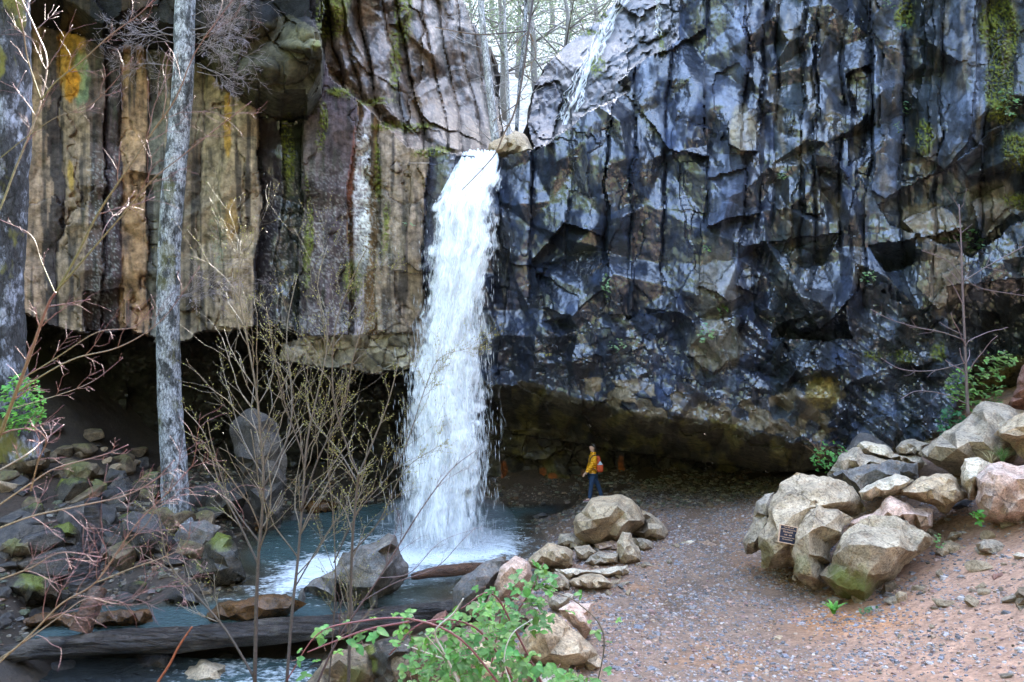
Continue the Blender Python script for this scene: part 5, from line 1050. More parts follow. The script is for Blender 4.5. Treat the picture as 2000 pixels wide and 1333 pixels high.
# ---- the grey maple trunk and the big trunk at the left edge
tr, tp_ = trunk('maple_tree', [(346,1030,62,17.4),(344,985,52,17.4),(338,880,46,17.4),(331,760,44,17.4),(328,640,42,17.3),(331,500,41,17.3),(338,380,41,17.2),(350,250,40,17.2),(358,150,39,17.1),(362,0,37,17.1),(368,-200,34,17),(376,-420,30,17)], M_BARK, 'tall slim grey barked tree trunk standing left of the waterfall', 'tree', 48, .10, 200)
R = np.random.RandomState(5); paths = []
o0 = tp_[0]
for (px, py, sx, n_) in [(385,120,1,6),(372,60,1,5),(348,110,-1,3),(385,90,1,6),(340,60,-1,3)]:
    for i in range(n_): grow(paths, pxw(px, py+R.uniform(-30, 30), 17.0), (sx*1., R.normal(0, .4), R.uniform(-.3, .55)), R.uniform(.6, 1.35), .010, 3, R, (.16,.13,.12), (.34,.27,.28), .5, None, True, .16, (2, 4), .6)
for i in range(5): grow(paths, pxw(345, 570+R.uniform(-25, 25), 17.0), (1., R.normal(0, .4), R.uniform(-.3, .3)), R.uniform(.5, 1.6), .008, 3, R, (.16,.13,.12), (.34,.27,.28), .5, None, True, .14, (2, 4), .6)
co, fa, cl = tubes_np([(p-o0, np.maximum(r, .0022), c) for p, r, c in paths], 4); quadtri('twigs', co, fa, M_TWIG, tr, cl)
trunk('cedar_tree', [(15,900,120,11.5),(5,700,78,11.5),(2,500,80,11.5),(8,300,88,11.4),(12,100,84,11.4),(5,-60,84,11.3),(0,-400,80,11.3)], M_BARK2, 'thick dark trunk with white lichen and moss cut by the left edge', 'tree', 56, .14, 200, 4)
# ---- birches above the lip
for i, (l, lb) in enumerate([([(972,312,20,22.2),(967,270,17,22.2),(957,180,15,22.2),(947,90,13,22.2),(939,0,12,22.2),(934,-150,10,22.2)], 'white birch trunk rising beside the lip of the waterfall'),
        ([(992,312,8,22.6),(993,220,7,22.6),(989,120,7,22.6),(985,20,6,22.6),(984,-120,5,22.6)], 'thin pale birch trunk right of the white one'),
        ([(1008,280,8,24),(1012,200,7,24),(1020,120,8,24),(1026,40,7,24),(1030,-120,6,24)], 'thin grey trunk in the gap nearest the stream boulders')]):
    rt, tp_ = trunk('birch_tree', l, M_BIRCH if i < 2 else M_BARK, lb, 'tree', 14, .06, 60, group='slim trees above the fall')
    R = np.random.RandomState(40+i)
    for k in range(10, len(tp_)-2, 5):
        paths = []; grow(paths, tp_[k], (R.choice([-1, 1]), R.normal(0, .5), .5), R.uniform(.7, 1.5), .012, 2, R, (.22,.20,.18), (.40,.36,.34), .5, None, False, .14, (2, 4), .6)
        co, fa, cl = tubes_np([(p-tp_[0], np.maximum(r, .0035), c) for p, r, c in paths], 4); quadtri('branch', co, fa, M_TWIG, rt, cl)
# ---- forest slope behind the gap
hx = np.arange(-60, 70, 1.2); hy = np.concatenate([np.arange(27.6, 40, .5), np.arange(40, 130, 1.5)]); HX, HY = np.meshgrid(hx, hy); x, y = HX.ravel(), HY.ravel()
def hz(x, y): return 9.6+np.maximum(y-28.5, 0)*.76+np.minimum(np.abs(x-.6)*.45*smooth(26, 34, y), 14)+fbm(x/6, y/6, oct=4, seed=601)*1.0
z = hz(x, y); I = np.arange(len(x)).reshape(HX.shape); q = np.stack([I[:-1, :-1], I[:-1, 1:], I[1:, 1:], I[1:, :-1]], -1).reshape(-1, 4)
hc = np.ones((len(x), 3))*C3(.58,.50,.44); hn = fbm(x/2.5, y/2.5, oct=4, seed=603); hc = mixA(hc, (.30,.34,.18), smooth(0, .4, hn)*.5)
o = mesh_np('hillside', np.stack([x, y, z], 1), q, plainattr('leaf_litter', .95, 0, 3, .15, None, (.5, 1.5)), None, hc); tag(o, kind='structure')
def forest_tree(seed, kind):
    R = np.random.RandomState(seed); H = R.uniform(9, 14); root = empty('forest_tree'); paths = []; tips = []
    n = 14; P = np.stack([np.cumsum(R.normal(0, .08, n)), np.cumsum(R.normal(0, .08, n)), np.linspace(0, H, n)], 1); paths.append((P, np.linspace(.17, .04, n), np.ones((n, 3))*C3(.16,.14,.12)))
    for k in range(3, n):
        for s in range(4 if kind else 3):
            a = R.uniform(0, 6.3); L = (1.3+2.2*(1-k/n))*(1 if kind else 1.2); dd = np.array([math.cos(a), math.sin(a), .35 if kind else .7])
            q = [P[k]+dd*L*t+np.array([0, 0, -.25*L*t*t]) for t in np.linspace(0, 1, 5)]; paths.append((np.array(q), np.linspace(.045, .012, 5), np.ones((5, 3))*C3(.20,.17,.15)))
            for m_ in range(9):
                t = R.uniform(.3, 1.05); tips.append(P[k]+dd*L*t+R.normal(0, .28, 3))
    co, fa, cl = tubes_np(paths, 6); quadtri('trunk', co, fa, M_TWIG, root, cl)
    T = np.array(tips); per = 17 if kind else 7; C_ = np.repeat(T, per, 0)+R.normal(0, .22, (len(T)*per, 3)); m_ = len(C_); a = R.normal(0, 1, (m_, 3)); a /= np.linalg.norm(a, axis=1)[:, None]; b = np.cross(a, R.normal(0, 1, (m_, 3))); b /= np.linalg.norm(b, axis=1)[:, None]
    s = R.uniform(.03, .075, (m_, 1)); co = np.stack([C_-a*s, C_+b*s*.55, C_+a*s, C_-b*s*.55], 1).reshape(-1, 3); fa = np.arange(m_*4).reshape(-1, 4)
    cc = np.array([(.20,.25,.13), (.27,.31,.17), (.16,.21,.12), (.36,.35,.22)])[R.randint(0, 4 if not kind else 3, m_)]; cc = cc*R.uniform(.7, 1.4, (m_, 1))
    o = mesh_np('crown', co, fa, M_FLEAF, root, np.repeat(cc, 4, 0), None, False); return root
FT = [forest_tree(700, 1), forest_tree(701, 0), forest_tree(702, 1), forest_tree(703, 0)]
R = np.random.RandomState(71); usedft = set(); placed = 0
spots = [(880,250,33),(930,240,38),(985,230,36),(1050,215,34),(1100,170,38),(1150,130,36),(1010,200,46),(960,170,50),(1080,130,48),(1140,90,52),(1200,50,44),(900,130,55),(1040,80,60),(1000,40,68),(1120,20,64),(950,60,72),(1180,-20,60),(890,20,70),(1060,-20,85),(1230,20,50),(1010,120,42),(1090,235,31)]
def cp_tree(k, p, rz, s, label, group):
    src = FT[k % 4]
    if k % 4 not in usedft: usedft.add(k % 4); r_ = src
    else:
        r_ = src.copy(); COL.objects.link(r_)
        for ch in list(src.children): c = ch.copy(); COL.objects.link(c); c.parent = r_
    r_.location = p; r_.rotation_euler = (0, 0, rz); r_.scale = (s, s, s); tag(r_, label, 'tree', group); return r_
desc = ['leafy', 'sparse', 'dense', 'open crowned']
for i, (px, py, Y) in enumerate(spots):
    x_ = (px-1000)/F*Y; side = 'left side of the gap' if px < 960 else ('middle of the gap' if px < 1060 else 'right side of the gap'); dist = 'nearest' if Y < 37 else ('mid slope' if Y < 53 else 'far up the slope')
    cp_tree(i, (x_, Y, float(hz(np.array([x_]), np.array([Y]))[0])-.2), R.uniform(0, 6.3), R.uniform(.75, 1.15), f'{desc[i%4]} {["shorter", "taller", "slender", "leaning", "pale"][i%5]} forest tree {dist}, {side}', 'trees on the slope above the fall')
# ---- logs
def woodmat(name, a, b_, rough=.5):
    m, n, b, o = newmat(name); t1 = tnoise(n, 5, 7, .7, (.22, 2, 2)); t2 = tnoise(n, 16, 6, .7, (.15, 1.5, 1.5)); t0 = tnoise(n, 1.8, 3, .5)
    c = mixc(n, ramp(n, t1.outputs[0], [(.35, 0), (.65, 1)]).outputs[0], a, b_); c = mixc(n, 1, c, ramp(n, t2.outputs[0], [(.36, .3), (.6, 1.3)]).outputs[0], 'MULTIPLY'); c = mixc(n, ramp(n, t0.outputs[0], [(.55, 0), (.62, .5)]).outputs[0], c, (.16,.13,.10))
    n.links.new(c, b.inputs['Base Color']); b.inputs['Roughness'].default_value = rough; u1 = bump(n, b, t1.outputs[0], .22, 1); bump(n, b, t2.outputs[0], .09, 1, u1); return m
M_WOOD = woodmat('wet_log', (.018,.013,.011), (.085,.06,.045), .36); M_WOOD2 = woodmat('rust_log', (.12,.05,.025), (.22,.11,.06), .35); M_WOODV = woodmat('stump_wood', (.035,.03,.035), (.10,.085,.09), .6)
def log(name, lst, mat, label, cat='log', rough=.16, sides=36, rf=4):
    S = spline(lst, 90); pts = np.stack([(S[:, 0]-1000)/F*S[:, 3], S[:, 3], CZ-(S[:, 1]-667)/F*S[:, 3]], 1); rad = S[:, 2]/2/F*S[:, 3]; ang = np.arctan2(np.diff(pts[[0, -1]], axis=0)[0, 1], np.diff(pts[[0, -1]], axis=0)[0, 0])
    q = pts-pts[0]; a_, b_, c_ = tubes_np([(q, rad, np.ones((len(q), 3)))], sides)
    n1 = fbm(a_[:, 0]*.5, a_[:, 1]*rf, a_[:, 2]*rf+.3, oct=5, seed=int(lst[0][0]), gain=.6)
    ctr = np.repeat(q, sides, 0); m_ = len(ctr); a2 = a_.copy(); a2[:m_] = ctr+(a_[:m_]-ctr)*(1+rough*n1[:m_, None])
    o = quadtri(name, a2, b_, mat, None, None); o.location = pts[0]; tag(o, label, cat); return o
log('fallen_log', [(-60,1290,36,12.4),(60,1272,36,12.6),(180,1258,42,12.75),(330,1250,45,12.9),(480,1238,43,13.1),(640,1224,43,13.3),(780,1207,40,13.5),(885,1190,38,13.7)], M_WOOD, 'long dark wet fallen log bridging the creek below the pool', rough=.34, rf=6)
log('sunken_log', [(805,1128,12,15.4),(850,1118,20,15.7),(900,1113,22,15.9),(950,1106,14,16.2),(1000,1098,8,16.4)], M_WOOD2, 'short rusty brown log awash in front of the fall', rough=.2)
log('broken_log', [(192,1150,32,13.2),(178,1185,36,13.0),(155,1235,40,12.8)], M_WOOD2, 'short brown broken log leaning into the shallows at the left', rough=.2)
log('tree_stump', [(165,1150,52,14.0),(172,1090,44,14.0),(180,1030,36,14.0),(182,975,26,14.0)], M_WOODV, 'tall weathered purple grey stump on the left bank', 'stump', .25)
log('stick', [(300,1345,4.5,6),(330,1300,4.5,6),(350,1262,4,6),(375,1225,2.5,6)], plainattr('red_stick', .5), 'rusty red stick rising at the bottom edge in front of the log', 'stick', .05, 8)
bpy.data.objects['stick'].data.color_attributes.new('Col', 'FLOAT_COLOR', 'POINT').data.foreach_set('color', np.tile(np.array([.30,.09,.04,1], np.float32), len(bpy.data.objects['stick'].data.vertices)))
# ---- foreground shrub at the left: olive stems with pink red tips
OL, PK = (.11,.11,.045), (.15,.06,.075)
A_ = [([(-30,930),(0,850),(30,770),(60,690),(92,600),(108,572)],15,9,0),([(108,575),(150,500),(190,420),(250,330),(300,255),(345,190),(380,105),(440,20),(470,-20)],9,3,0),([(108,572),(170,500),(240,420),(300,350),(350,310),(410,262),(490,200)],7,2.5,-.1),
 ([(-20,430),(0,408),(30,330),(58,262),(80,198),(92,120),(70,60),(38,-10)],8,6,.1),([(80,196),(110,160),(160,120),(215,70),(270,30),(310,-10)],6,4,.1),([(80,196),(55,120),(45,60),(30,0)],5,4,.1),([(0,310),(50,270),(110,230),(170,210),(220,165),(260,112)],4,2.2,.1),
 ([(30,770),(90,730),(150,700),(230,680),(300,640),(345,590),(390,520)],6,2.5,-.1),([(45,740),(110,700),(190,650),(260,640),(300,600)],5,2.5,.1),([(20,800),(90,780),(150,760),(190,740),(240,700)],4,2,.1),([(108,575),(80,510),(60,460),(0,430)],4,3,.0)]
twig_plant('dogwood_shrub', 'bare shrub with olive stems and pink tips filling the left edge', 'shrub', [(a, b*.52, c*.42, d) for a, b, c, d in A_], 3.2, OL, PK, 21, 2, .0009, None, side=(.3, .6), every=.17, spread=.55, Lf=.25, sides=7, jitY=.3)
B_ = [([(-30,1320),(60,1240),(120,1180),(190,1135),(262,1030),(330,960),(385,900)],8,3,0),([(190,1135),(230,1080),(290,1020),(310,960)],5,2.5,.05),([(185,1140),(260,1110),(330,1085),(365,1060),(372,1020)],5,2.5,.0),([(-20,1300),(40,1260),(110,1210),(170,1170),(230,1180),(300,1150),(370,1145)],5,2.5,-.05),
 ([(-20,1040),(60,1010),(150,990),(240,970),(300,940),(340,900)],6,3,-.3),([(-20,1000),(60,945),(110,915),(200,890),(250,870)],6,3,-.3),([(-20,1140),(60,1110),(120,1080),(200,1090)],5,2.5,-.4),([(-20,930),(50,890),(80,866),(125,830)],6,4,-.5),([(60,960),(75,900),(90,860),(60,830)],5,3,-.5)]
twig_plant('dogwood_shrub', 'bare pink tipped shrub fanning over the lower left corner', 'shrub', [(a, b*.5, c*.4, d) for a, b, c, d in B_], 3.0, (.17,.14,.085), PK, 22, 2, .0008, None, side=(.3, .6), every=.12, spread=.6, Lf=.26, sides=7, jitY=.3)
# ---- budding saplings in the middle
G1, G2 = (.065,.055,.05), (.17,.14,.10)
for i, (st, lb, sd) in enumerate([
 ([([(497,1360),(500,1200),(505,1080),(515,950),(508,850),(500,760),(478,640),(466,560),(470,470)],13,3,0),([(503,1100),(470,1030),(430,950),(400,850),(360,800)],7,2.5,.1),([(510,960),(560,860),(570,780),(560,650),(580,540)],7,2.5,-.1),([(500,1330),(440,1230),(380,1160),(330,1100),(310,1010),(290,960)],8,3,.1),([(506,1060),(450,980),(415,870),(405,820)],6,2.5,.0),([(513,930),(475,860),(450,780),(430,700)],5,2,.0)], 'leafless budding sapling with the thickest stem, left of the three', 31),
 ([([(558,1360),(570,1200),(582,1090),(592,960),(600,860),(622,760),(640,660),(620,560),(640,480)],11,3,0),([(588,1000),(620,900),(670,800),(690,700),(720,600),(740,540)],6,2.5,.1),([(595,900),(560,800),(540,720),(520,600)],5,2.5,-.1),([(575,1150),(640,1040),(700,960),(720,860)],5,2.5,.1)], 'leafless budding sapling in the middle of the three', 32),
 ([([(680,1360),(684,1200),(688,1060),(697,960),(700,925)],11,8,0),([(700,928),(730,860),(760,780),(780,700)],7,2.5,0),([(700,928),(670,850),(650,760),(655,640),(690,540),(720,480)],7,2.5,.1),([(697,940),(660,880),(610,820),(600,760)],5,2.5,.1),([(688,1080),(740,1020),(790,920),(860,870)],5,2,-.1)], 'leafless budding sapling with a forked top, right of the three', 33),
 ([([(640,1360),(650,1240),(655,1120),(650,1000),(640,900),(650,800)],6,2.5,.5),([(652,1100),(700,1000),(780,900),(830,760),(860,700),(920,680)],5,2,.4)], 'thin whip like sapling between the others', 34),
 ([([(600,1380),(660,1250),(740,1130),(820,1000),(880,920),(930,880)],8,2,-.3),([(700,1180),(770,1140),(850,1110),(900,1060),(930,1030)],4,1.8,-.3),([(740,1130),(800,1120),(860,1060),(940,1030)],3,1.6,-.4)], 'dark leaning cane crossing in front of the pool', 35)]):
    twig_plant('budding_sapling' if i < 4 else 'leaning_cane', lb, 'sapling', [(a, b*.62, c*.5, d) for a, b, c, d in st], 6.2, G1 if i < 4 else (.07,.045,.045), G2 if i < 4 else (.13,.08,.08), sd, 2, .0010, .011 if i < 4 else None, (.25,.24,.06), 'budding saplings in front of the pool' if i < 4 else None, side=(.35, .6), every=.20 if i < 4 else .5, spread=.45, Lf=.24 if i < 4 else .2, sides=7, jitY=.5, up=.03)
# ---- sapling at the right
twig_plant('bare_sapling', 'slim leafless sapling behind the slanting boulder at the right', 'sapling', [([(1891,812),(1888,760),(1884,660),(1879,540),(1877,470),(1873,400)],7,2,0),([(1884,665),(1840,650),(1790,640),(1740,625),(1700,605)],2.6,1.3,0),([(1882,545),(1850,510),(1800,490)],2.6,1.3,.2),([(1882,550),(1930,520),(2000,482),(2040,460)],2.6,1.3,-.1),([(1882,545),(1920,565),(2010,580)],2.4,1.3,.2),([(1886,710),(1820,725),(1760,722),(1720,700)],2.6,1.3,.1),([(1889,790),(1840,770),(1790,765),(1760,780)],2.4,1.3,.0),([(1880,655),(1850,640),(1835,630)],2,1.2,0)],
           13.3, (.09,.07,.065), (.15,.10,.115), 51, 1, .0016, None, every=.5, spread=.6, Lf=.22, sides=6)
# ---- branch hanging into the gap
twig_plant('hanging_branch', 'dark lichen spotted branch hanging down in front of the gap', 'branch', [([(1045,-30),(1032,60),(1025,120),(1014,185),(1000,232),(984,262),(968,300),(945,328),(922,352),(902,372)],5,2,0),([(1027,62),(980,66),(930,68),(880,60),(850,54)],3,1.6,0),([(1022,62),(1042,90),(1045,115),(1030,128)],2,1.3,.1),([(1008,205),(980,225),(960,240)],2,1.3,0),([(1012,190),(1030,160),(1040,120)],2,1.3,0)],
           11.5, (.05,.04,.05), (.20,.13,.06), 52, 1, .0025, None, every=.6, spread=.6, Lf=.12, sides=5)
# ---- bramble
def cane(pl, Y0, Y1, w0=5, w1_=2.5, col=(.16,.05,.05)):
    S = spline(pl, 26); n = len(S); Yv = np.linspace(Y0, Y1, n); return (np.stack([(S[:, 0]-1000)/F*Yv, Yv, CZ-(S[:, 1]-667)/F*Yv], 1), np.linspace(w0, w1_, n)/2/F*Y0, np.ones((n, 3))*np.array(col))
def bramble(label, canes, region, n, Y, L, seed, col=(.075,.19,.045), poly=None):
    R = np.random.RandomState(seed); tips = []
    for pts, r, c in canes:
        for k in range(3, len(pts), 2): tips.append(pts[k]+R.normal(0, .05, 3))
    t = 0
    while t < n:
        px, py = R.uniform(region[0], region[2]), R.uniform(region[1], region[3])
        if poly and not inpoly(np.array([px]), np.array([py]), poly)[0]: continue
        tips.append(pxw(px, py, Y+R.uniform(-.35, .45))); t += 1
    return leafy('bramble', label, 'bramble', tips, L, L*.72, col, seed, 'brambles in the foreground', (.14,.07,.05), 3, canes=canes)
bramble('low bramble arching left across the bottom of the saplings', [cane([(1000,1370),(900,1250),(800,1210),(700,1215),(620,1240),(560,1330)],4.4,4.2),cane([(800,1215),(720,1230),(650,1255),(600,1275)],4.3,4.2)], (590,1195,800,1260), 8, 4.3, .062, 61, (.08,.21,.03))
bramble('bushy bramble with arching red canes at the bottom centre', [cane([(1040,1400),(960,1260),(900,1215),(820,1220),(760,1280)],4.6,4.4),cane([(1080,1380),(1010,1240),(960,1160),(900,1190)],4.9,4.7),cane([(1150,1400),(1180,1250),(1130,1180),(1060,1150)],4.9,4.8,3,2,(.10,.08,.05)),cane([(920,1380),(880,1300),(830,1240)],4.4,4.3,4,2,(.35,.30,.25))],
        (760,1180,1160,1345), 330, 4.7, .06, 62, (.075,.20,.03), [(770,1345),(800,1260),(880,1200),(960,1180),(1010,1210),(1000,1270),(1040,1300),(1130,1310),(1170,1345)])
bramble('upright bramble cluster climbing between the foreground rocks', [cane([(980,1330),(1000,1220),(1040,1150),(1062,1100)],6.2,6.4,4,2),cane([(960,1300),(980,1200),(1010,1130)],6.2,6.3,4,2)], (930,1105,1100,1250), 90, 6.3, .08, 63, (.08,.20,.04), [(940,1250),(930,1190),(1000,1140),(1030,1100),(1085,1100),(1090,1140),(1060,1190),(1100,1215),(1050,1240)])
# dead pale canes lying in the bramble
twig_plant('dead_cane', 'pale dead cane sticking out of the bramble', 'cane', [([(900,1345),(870,1280),(850,1235),(885,1200),(905,1170)],5,3,0),([(870,1290),(830,1275),(790,1260)],4,2,0),([(1000,1345),(985,1290),(1000,1240),(1040,1210)],3,2,0)], 4.35, (.42,.38,.32), (.36,.33,.28), 64, 1, .0018, None, every=.5, spread=.6, Lf=.1, sides=5)
# ---- small plants on the cliff and banks
def clump(px, py, Y, rx, ry, n, L, col, label, seed, name='cliff_plant', cat='plant', n3=3, group=None, W=.7):
    R = np.random.RandomState(seed); tips = []
    for i in range(n): a, r_ = R.uniform(0, 6.3), math.sqrt(R.uniform(0, 1)); tips.append(pxw(px+rx*r_*math.cos(a), py+ry*r_*math.sin(a), Y-R.uniform(.02, .35)))
    return leafy(name, label, cat, tips, L, L*W, col, seed, group, (.10,.08,.04), n3)
CLP = [(1765,42,14,14,22,.07,'pale green fern clump beside the moss high on the right cliff'),(1768,212,13,12,16,.07,'small leafy tuft in a crack left of the yellow moss'),(1970,200,22,28,40,.075,'blue green plant hanging near the top right edge'),(1885,470,42,24,80,.09,'trailing leafy plant beneath the overhang behind the sapling top'),
 (1530,345,12,7,12,.06,'tiny green tuft on the column edge in the middle of the right cliff'),(1380,485,9,9,10,.06,'tiny pale plant on the dry tan patch'),(1184,560,9,22,22,.075,'narrow green plant growing down the pale column'),(1411,606,9,16,16,.08,'upright fern above the jutting tan rock'),(1378,650,16,20,34,.07,'leafy plant hanging on the face of the jutting tan rock'),
 (1205,675,18,14,24,.06,'small trailing plant low on the cliff above the cave'),(1695,543,14,14,20,.07,'fern with reddish stems on the dark lower cliff'),(1070,690,16,7,12,.05,'yellow green sprigs right of the fall'),(1735,8,12,10,12,.06,'tuft of leaves at the very top right of the cliff'),(800,440,16,6,10,.05,'green sprigs on the ledge left of the fall'),(1755,250,10,12,12,.05,'small sprig left of the big moss patch')]
for i, (px, py, rx, ry, n_, L, lb) in enumerate(CLP): clump(px, py, cliff_at(px, py)-.05, rx, ry, n_, L*1.15, (.15,.26,.12) if i not in (11,) else (.35,.33,.05), lb, 300+i, group='small plants rooted in the cliff')
clump(1905, 760, 14.9, 60, 45, 230, .085, (.11,.22,.05), 'bright green ground ivy on the bank behind the sapling', 330, 'ivy_patch')
clump(1860, 830, 14.9, 28, 34, 90, .09, (.05,.16,.06), 'dark glossy leaves against the slanting boulder', 331, 'leafy_shrub')
clump(1950, 705, 15.0, 35, 20, 70, .08, (.14,.24,.06), 'green plants below the dark recess at the right', 332, 'ivy_patch')
clump(1620, 895, 14.9, 34, 32, 80, .075, (.07,.22,.04), 'small green bush at the back left of the right boulder pile', 333, 'leafy_shrub')
clump(45, 790, 11.2, 42, 60, 260, .07, (.12,.32,.05), 'bright green shrub beside the thick trunk at the left', 334, 'leafy_shrub')
clump(1910, 1010, 12.0, 10, 12, 12, .08, (.12,.30,.04), 'bright leafy weed under the pink boulder', 335, 'weed')
clump(1700, 1195, 11.0, 22, 10, 34, .04, (.07,.16,.05), 'fine leaved weed at the foot of the mossy boulder', 336, 'weed')
clump(1835, 1060, 11.9, 12, 16, 18, .04, (.10,.22,.05), 'small weed in the shade right of the mossy boulder', 337, 'weed')
def blades(name, label, px, py, Y, n, L, col, seed, cat='grass tuft', wd_=.006, spread=.5, broad=False):
    R = np.random.RandomState(seed); o0 = pxw(px, py, Y); co, fa, cl = [], [], []
    for i in range(n):
        a = R.uniform(0, 6.3); l = L*R.uniform(.5, 1.15); out = R.uniform(.15, spread); w = wd_*R.uniform(.7, 1.3); d = np.array([math.cos(a), math.sin(a), 0]); s = np.array([-d[1], d[0], 0]); i0 = len(co); b0 = d*R.uniform(0, .03); c = np.array(col)*R.uniform(.6, 1.4)
        for k, t in enumerate(np.linspace(0, 1, 6)):
            p = b0+d*out*l*t*t*1.4+np.array([0, 0, l*t*(1-.35*t)]); ww = w*(math.sin(math.pi*min(1, t*.9+.12)) if broad else 1-t*.85); co += [tuple(p-s*ww), tuple(p+s*ww)]; cl += [c, c]
        for k in range(5): fa.append((i0+2*k, i0+2*k+1, i0+2*k+3, i0+2*k+2))
    o = quadtri(name, co, fa, M_LEAF, None, np.array(cl)); o.location = o0; tag(o, label, cat); return o
blades('grass_tuft', 'grass tuft under the pitted tan boulder', 1958, 905, 12.9, 110, .42, (.12,.24,.06), 340, spread=.7); blades('grass_tuft', 'dry straw coloured grass draping over the pale rounded boulder', 1935, 908, 12.7, 50, .34, (.42,.35,.18), 341, spread=1.0)
blades('weed', 'broad leaved dock weed in front of the mossy boulder', 1628, 1200, 10.7, 12, .27, (.13,.34,.05), 342, 'weed', .03, .8, True); blades('weed', 'single broad leaf plant at the lower right edge', 1996, 1272, 8.6, 7, .20, (.14,.34,.05), 343, 'weed', .03, .9, True)
blades('moss_tuft', 'dry brown stems among the leaves at the back of the right pile', 1600, 905, 14.9, 34, .75, (.22,.11,.05), 344, 'dry stems', .007, .9)
# ============================================================ the walker
def solid(name, color, rough=.7, bscale=None, bd=.01, stretch=None):
    m, n, b, o = newmat(name); b.inputs['Roughness'].default_value = rough
    t = tnoise(n, bscale or 20, 4, .6, stretch); c = mixc(n, 1, color, ramp(n, t.outputs[0], [(.3, .8), (.7, 1.2)]).outputs[0], 'MULTIPLY'); n.links.new(c, b.inputs['Base Color']); bump(n, b, t.outputs[0], bd, .5); return m
M_SKIN = solid('skin', (.50,.30,.22), .5, 30, .001); M_HAIR = solid('hair', (.012,.009,.008), .4, 60, .004, (1, 1, .2)); M_TROU = solid('navy_cloth', (.012,.035,.085), .8, 9, .02); M_SHOE = solid('shoe', (.16,.08,.08), .7); M_SOLE = solid('shoe_sole', (.45,.42,.40), .7)
M_PACK = solid('pack_red', (.46,.06,.015), .6, 14, .015); M_PKT = solid('pack_pocket', (.35,.42,.52), .5); M_STRAP = solid('pack_strap', (.03,.02,.025), .7)
m, n, b, o = newmat('puffer_yellow'); w = N(n, 'ShaderNodeTexWave', wave_type='BANDS', bands_direction='Z'); w.inputs['Scale'].default_value = 4.6; w.inputs['Distortion'].default_value = 1.0; w.inputs['Detail'].default_value = 1
tcx = n.nodes.new('ShaderNodeTexCoord'); n.links.new(tcx.outputs['Object'], w.inputs[0]); b.inputs['Roughness'].default_value = .45; b.inputs['Base Color'].default_value = (.80,.36,.008, 1); bump(n, b, w.outputs['Fac'], .03, .9); M_JKT = m
PB = at(1158, 980, 21.6); person = empty('person', (PB.x, PB.y, PB.z))
person.rotation_euler = (0, 0, math.radians(6)); tag(person, 'person in a yellow puffer jacket and dark blue trousers walking left behind the huge boulder', 'person')
def skin(name, verts, edges, mat, sub=2, parent=person, merge=None):
    "verts: (forward, lateral, up, radius or (rx,ry)); forward points to -X"
    me = bpy.data.meshes.new(name); me.from_pydata([(-v_[0], v_[1], v_[2]) for v_ in verts], edges, []); o = bpy.data.objects.new(name, me); COL.objects.link(o); o.parent = parent
    md = o.modifiers.new('skin', 'SKIN'); md.use_smooth_shade = True
    for i, v_ in enumerate(verts):
        s = me.skin_vertices[0].data[i]; r_ = v_[3]; s.radius = r_ if isinstance(r_, tuple) else (r_, r_); s.use_root = (i == 0)
    sb = o.modifiers.new('sub', 'SUBSURF'); sb.levels = sub; sb.render_levels = sub; me.materials.append(mat); return o
def hand(V, E, wi, wx, wy, wz, dx, dz):
    "palm and five fingers hanging from the wrist"
    i = len(V); V.append((wx+dx*.05, wy, wz+dz*.05, (.030, .020))); E.append((wi, i)); V.append((wx+dx*.085, wy, wz+dz*.085, (.034, .016))); E.append((i, i+1))
    for k, (o_, L) in enumerate([(-.030,.058),(-.010,.068),(.010,.064),(.028,.050)]):
        j = len(V); V.append((wx+dx*.10+o_*.55, wy+o_*.8, wz+dz*.10, .0085)); V.append((wx+dx*(.10+L*.6)+o_*.5, wy+o_*.8-.004, wz+dz*(.10+L*.6), .0078)); V.append((wx+dx*(.10+L*.85)-.008+o_*.5, wy+o_*.8-.012, wz+dz*(.10+L), .0065)); E += [(i+1, j), (j, j+1), (j+1, j+2)]
    j = len(V); V.append((wx+dx*.05+.030, wy-.012, wz+dz*.05, .011)); V.append((wx+dx*.09+.045, wy-.018, wz+dz*.09, .009)); E += [(i, j), (j, j+1)]
V = [(0,0,.86,(.13,.09)),(.01,0,1.05,(.12,.085)),(.0,0,1.28,(.15,.09)),(-.005,0,1.42,(.055,.055)),(.005,0,1.49,(.052,.052)),(.01,0,1.56,(.072,.068)),(.012,0,1.63,(.088,.082)),(.0,0,1.68,(.075,.07)),
     (-.01,.09,.83,.075),(-.10,.09,.60,.07),(-.19,.09,.46,.05),(-.29,.09,.12,.036),(-.21,.09,.05,.035),
     (.02,-.09,.83,.075),(.06,-.09,.62,.07),(.08,-.09,.45,.05),(.12,-.09,.10,.038),(.24,-.09,.05,.034),
     (.0,.18,1.34,.045),(.03,.21,1.12,.038),(.12,.20,.92,.028),(.0,-.18,1.34,.045),(.11,-.21,1.07,.038),(.26,-.21,.91,.026)]
E = [(0,1),(1,2),(2,3),(3,4),(4,5),(5,6),(6,7),(0,8),(8,9),(9,10),(10,11),(11,12),(0,13),(13,14),(14,15),(15,16),(16,17),(2,18),(18,19),(19,20),(2,21),(21,22),(22,23)]
hand(V, E, 23, .26, -.21, .91, .62, -.78); hand(V, E, 20, .12, .20, .92, .35, -.93)
skin('body', V, E, M_SKIN, 2)
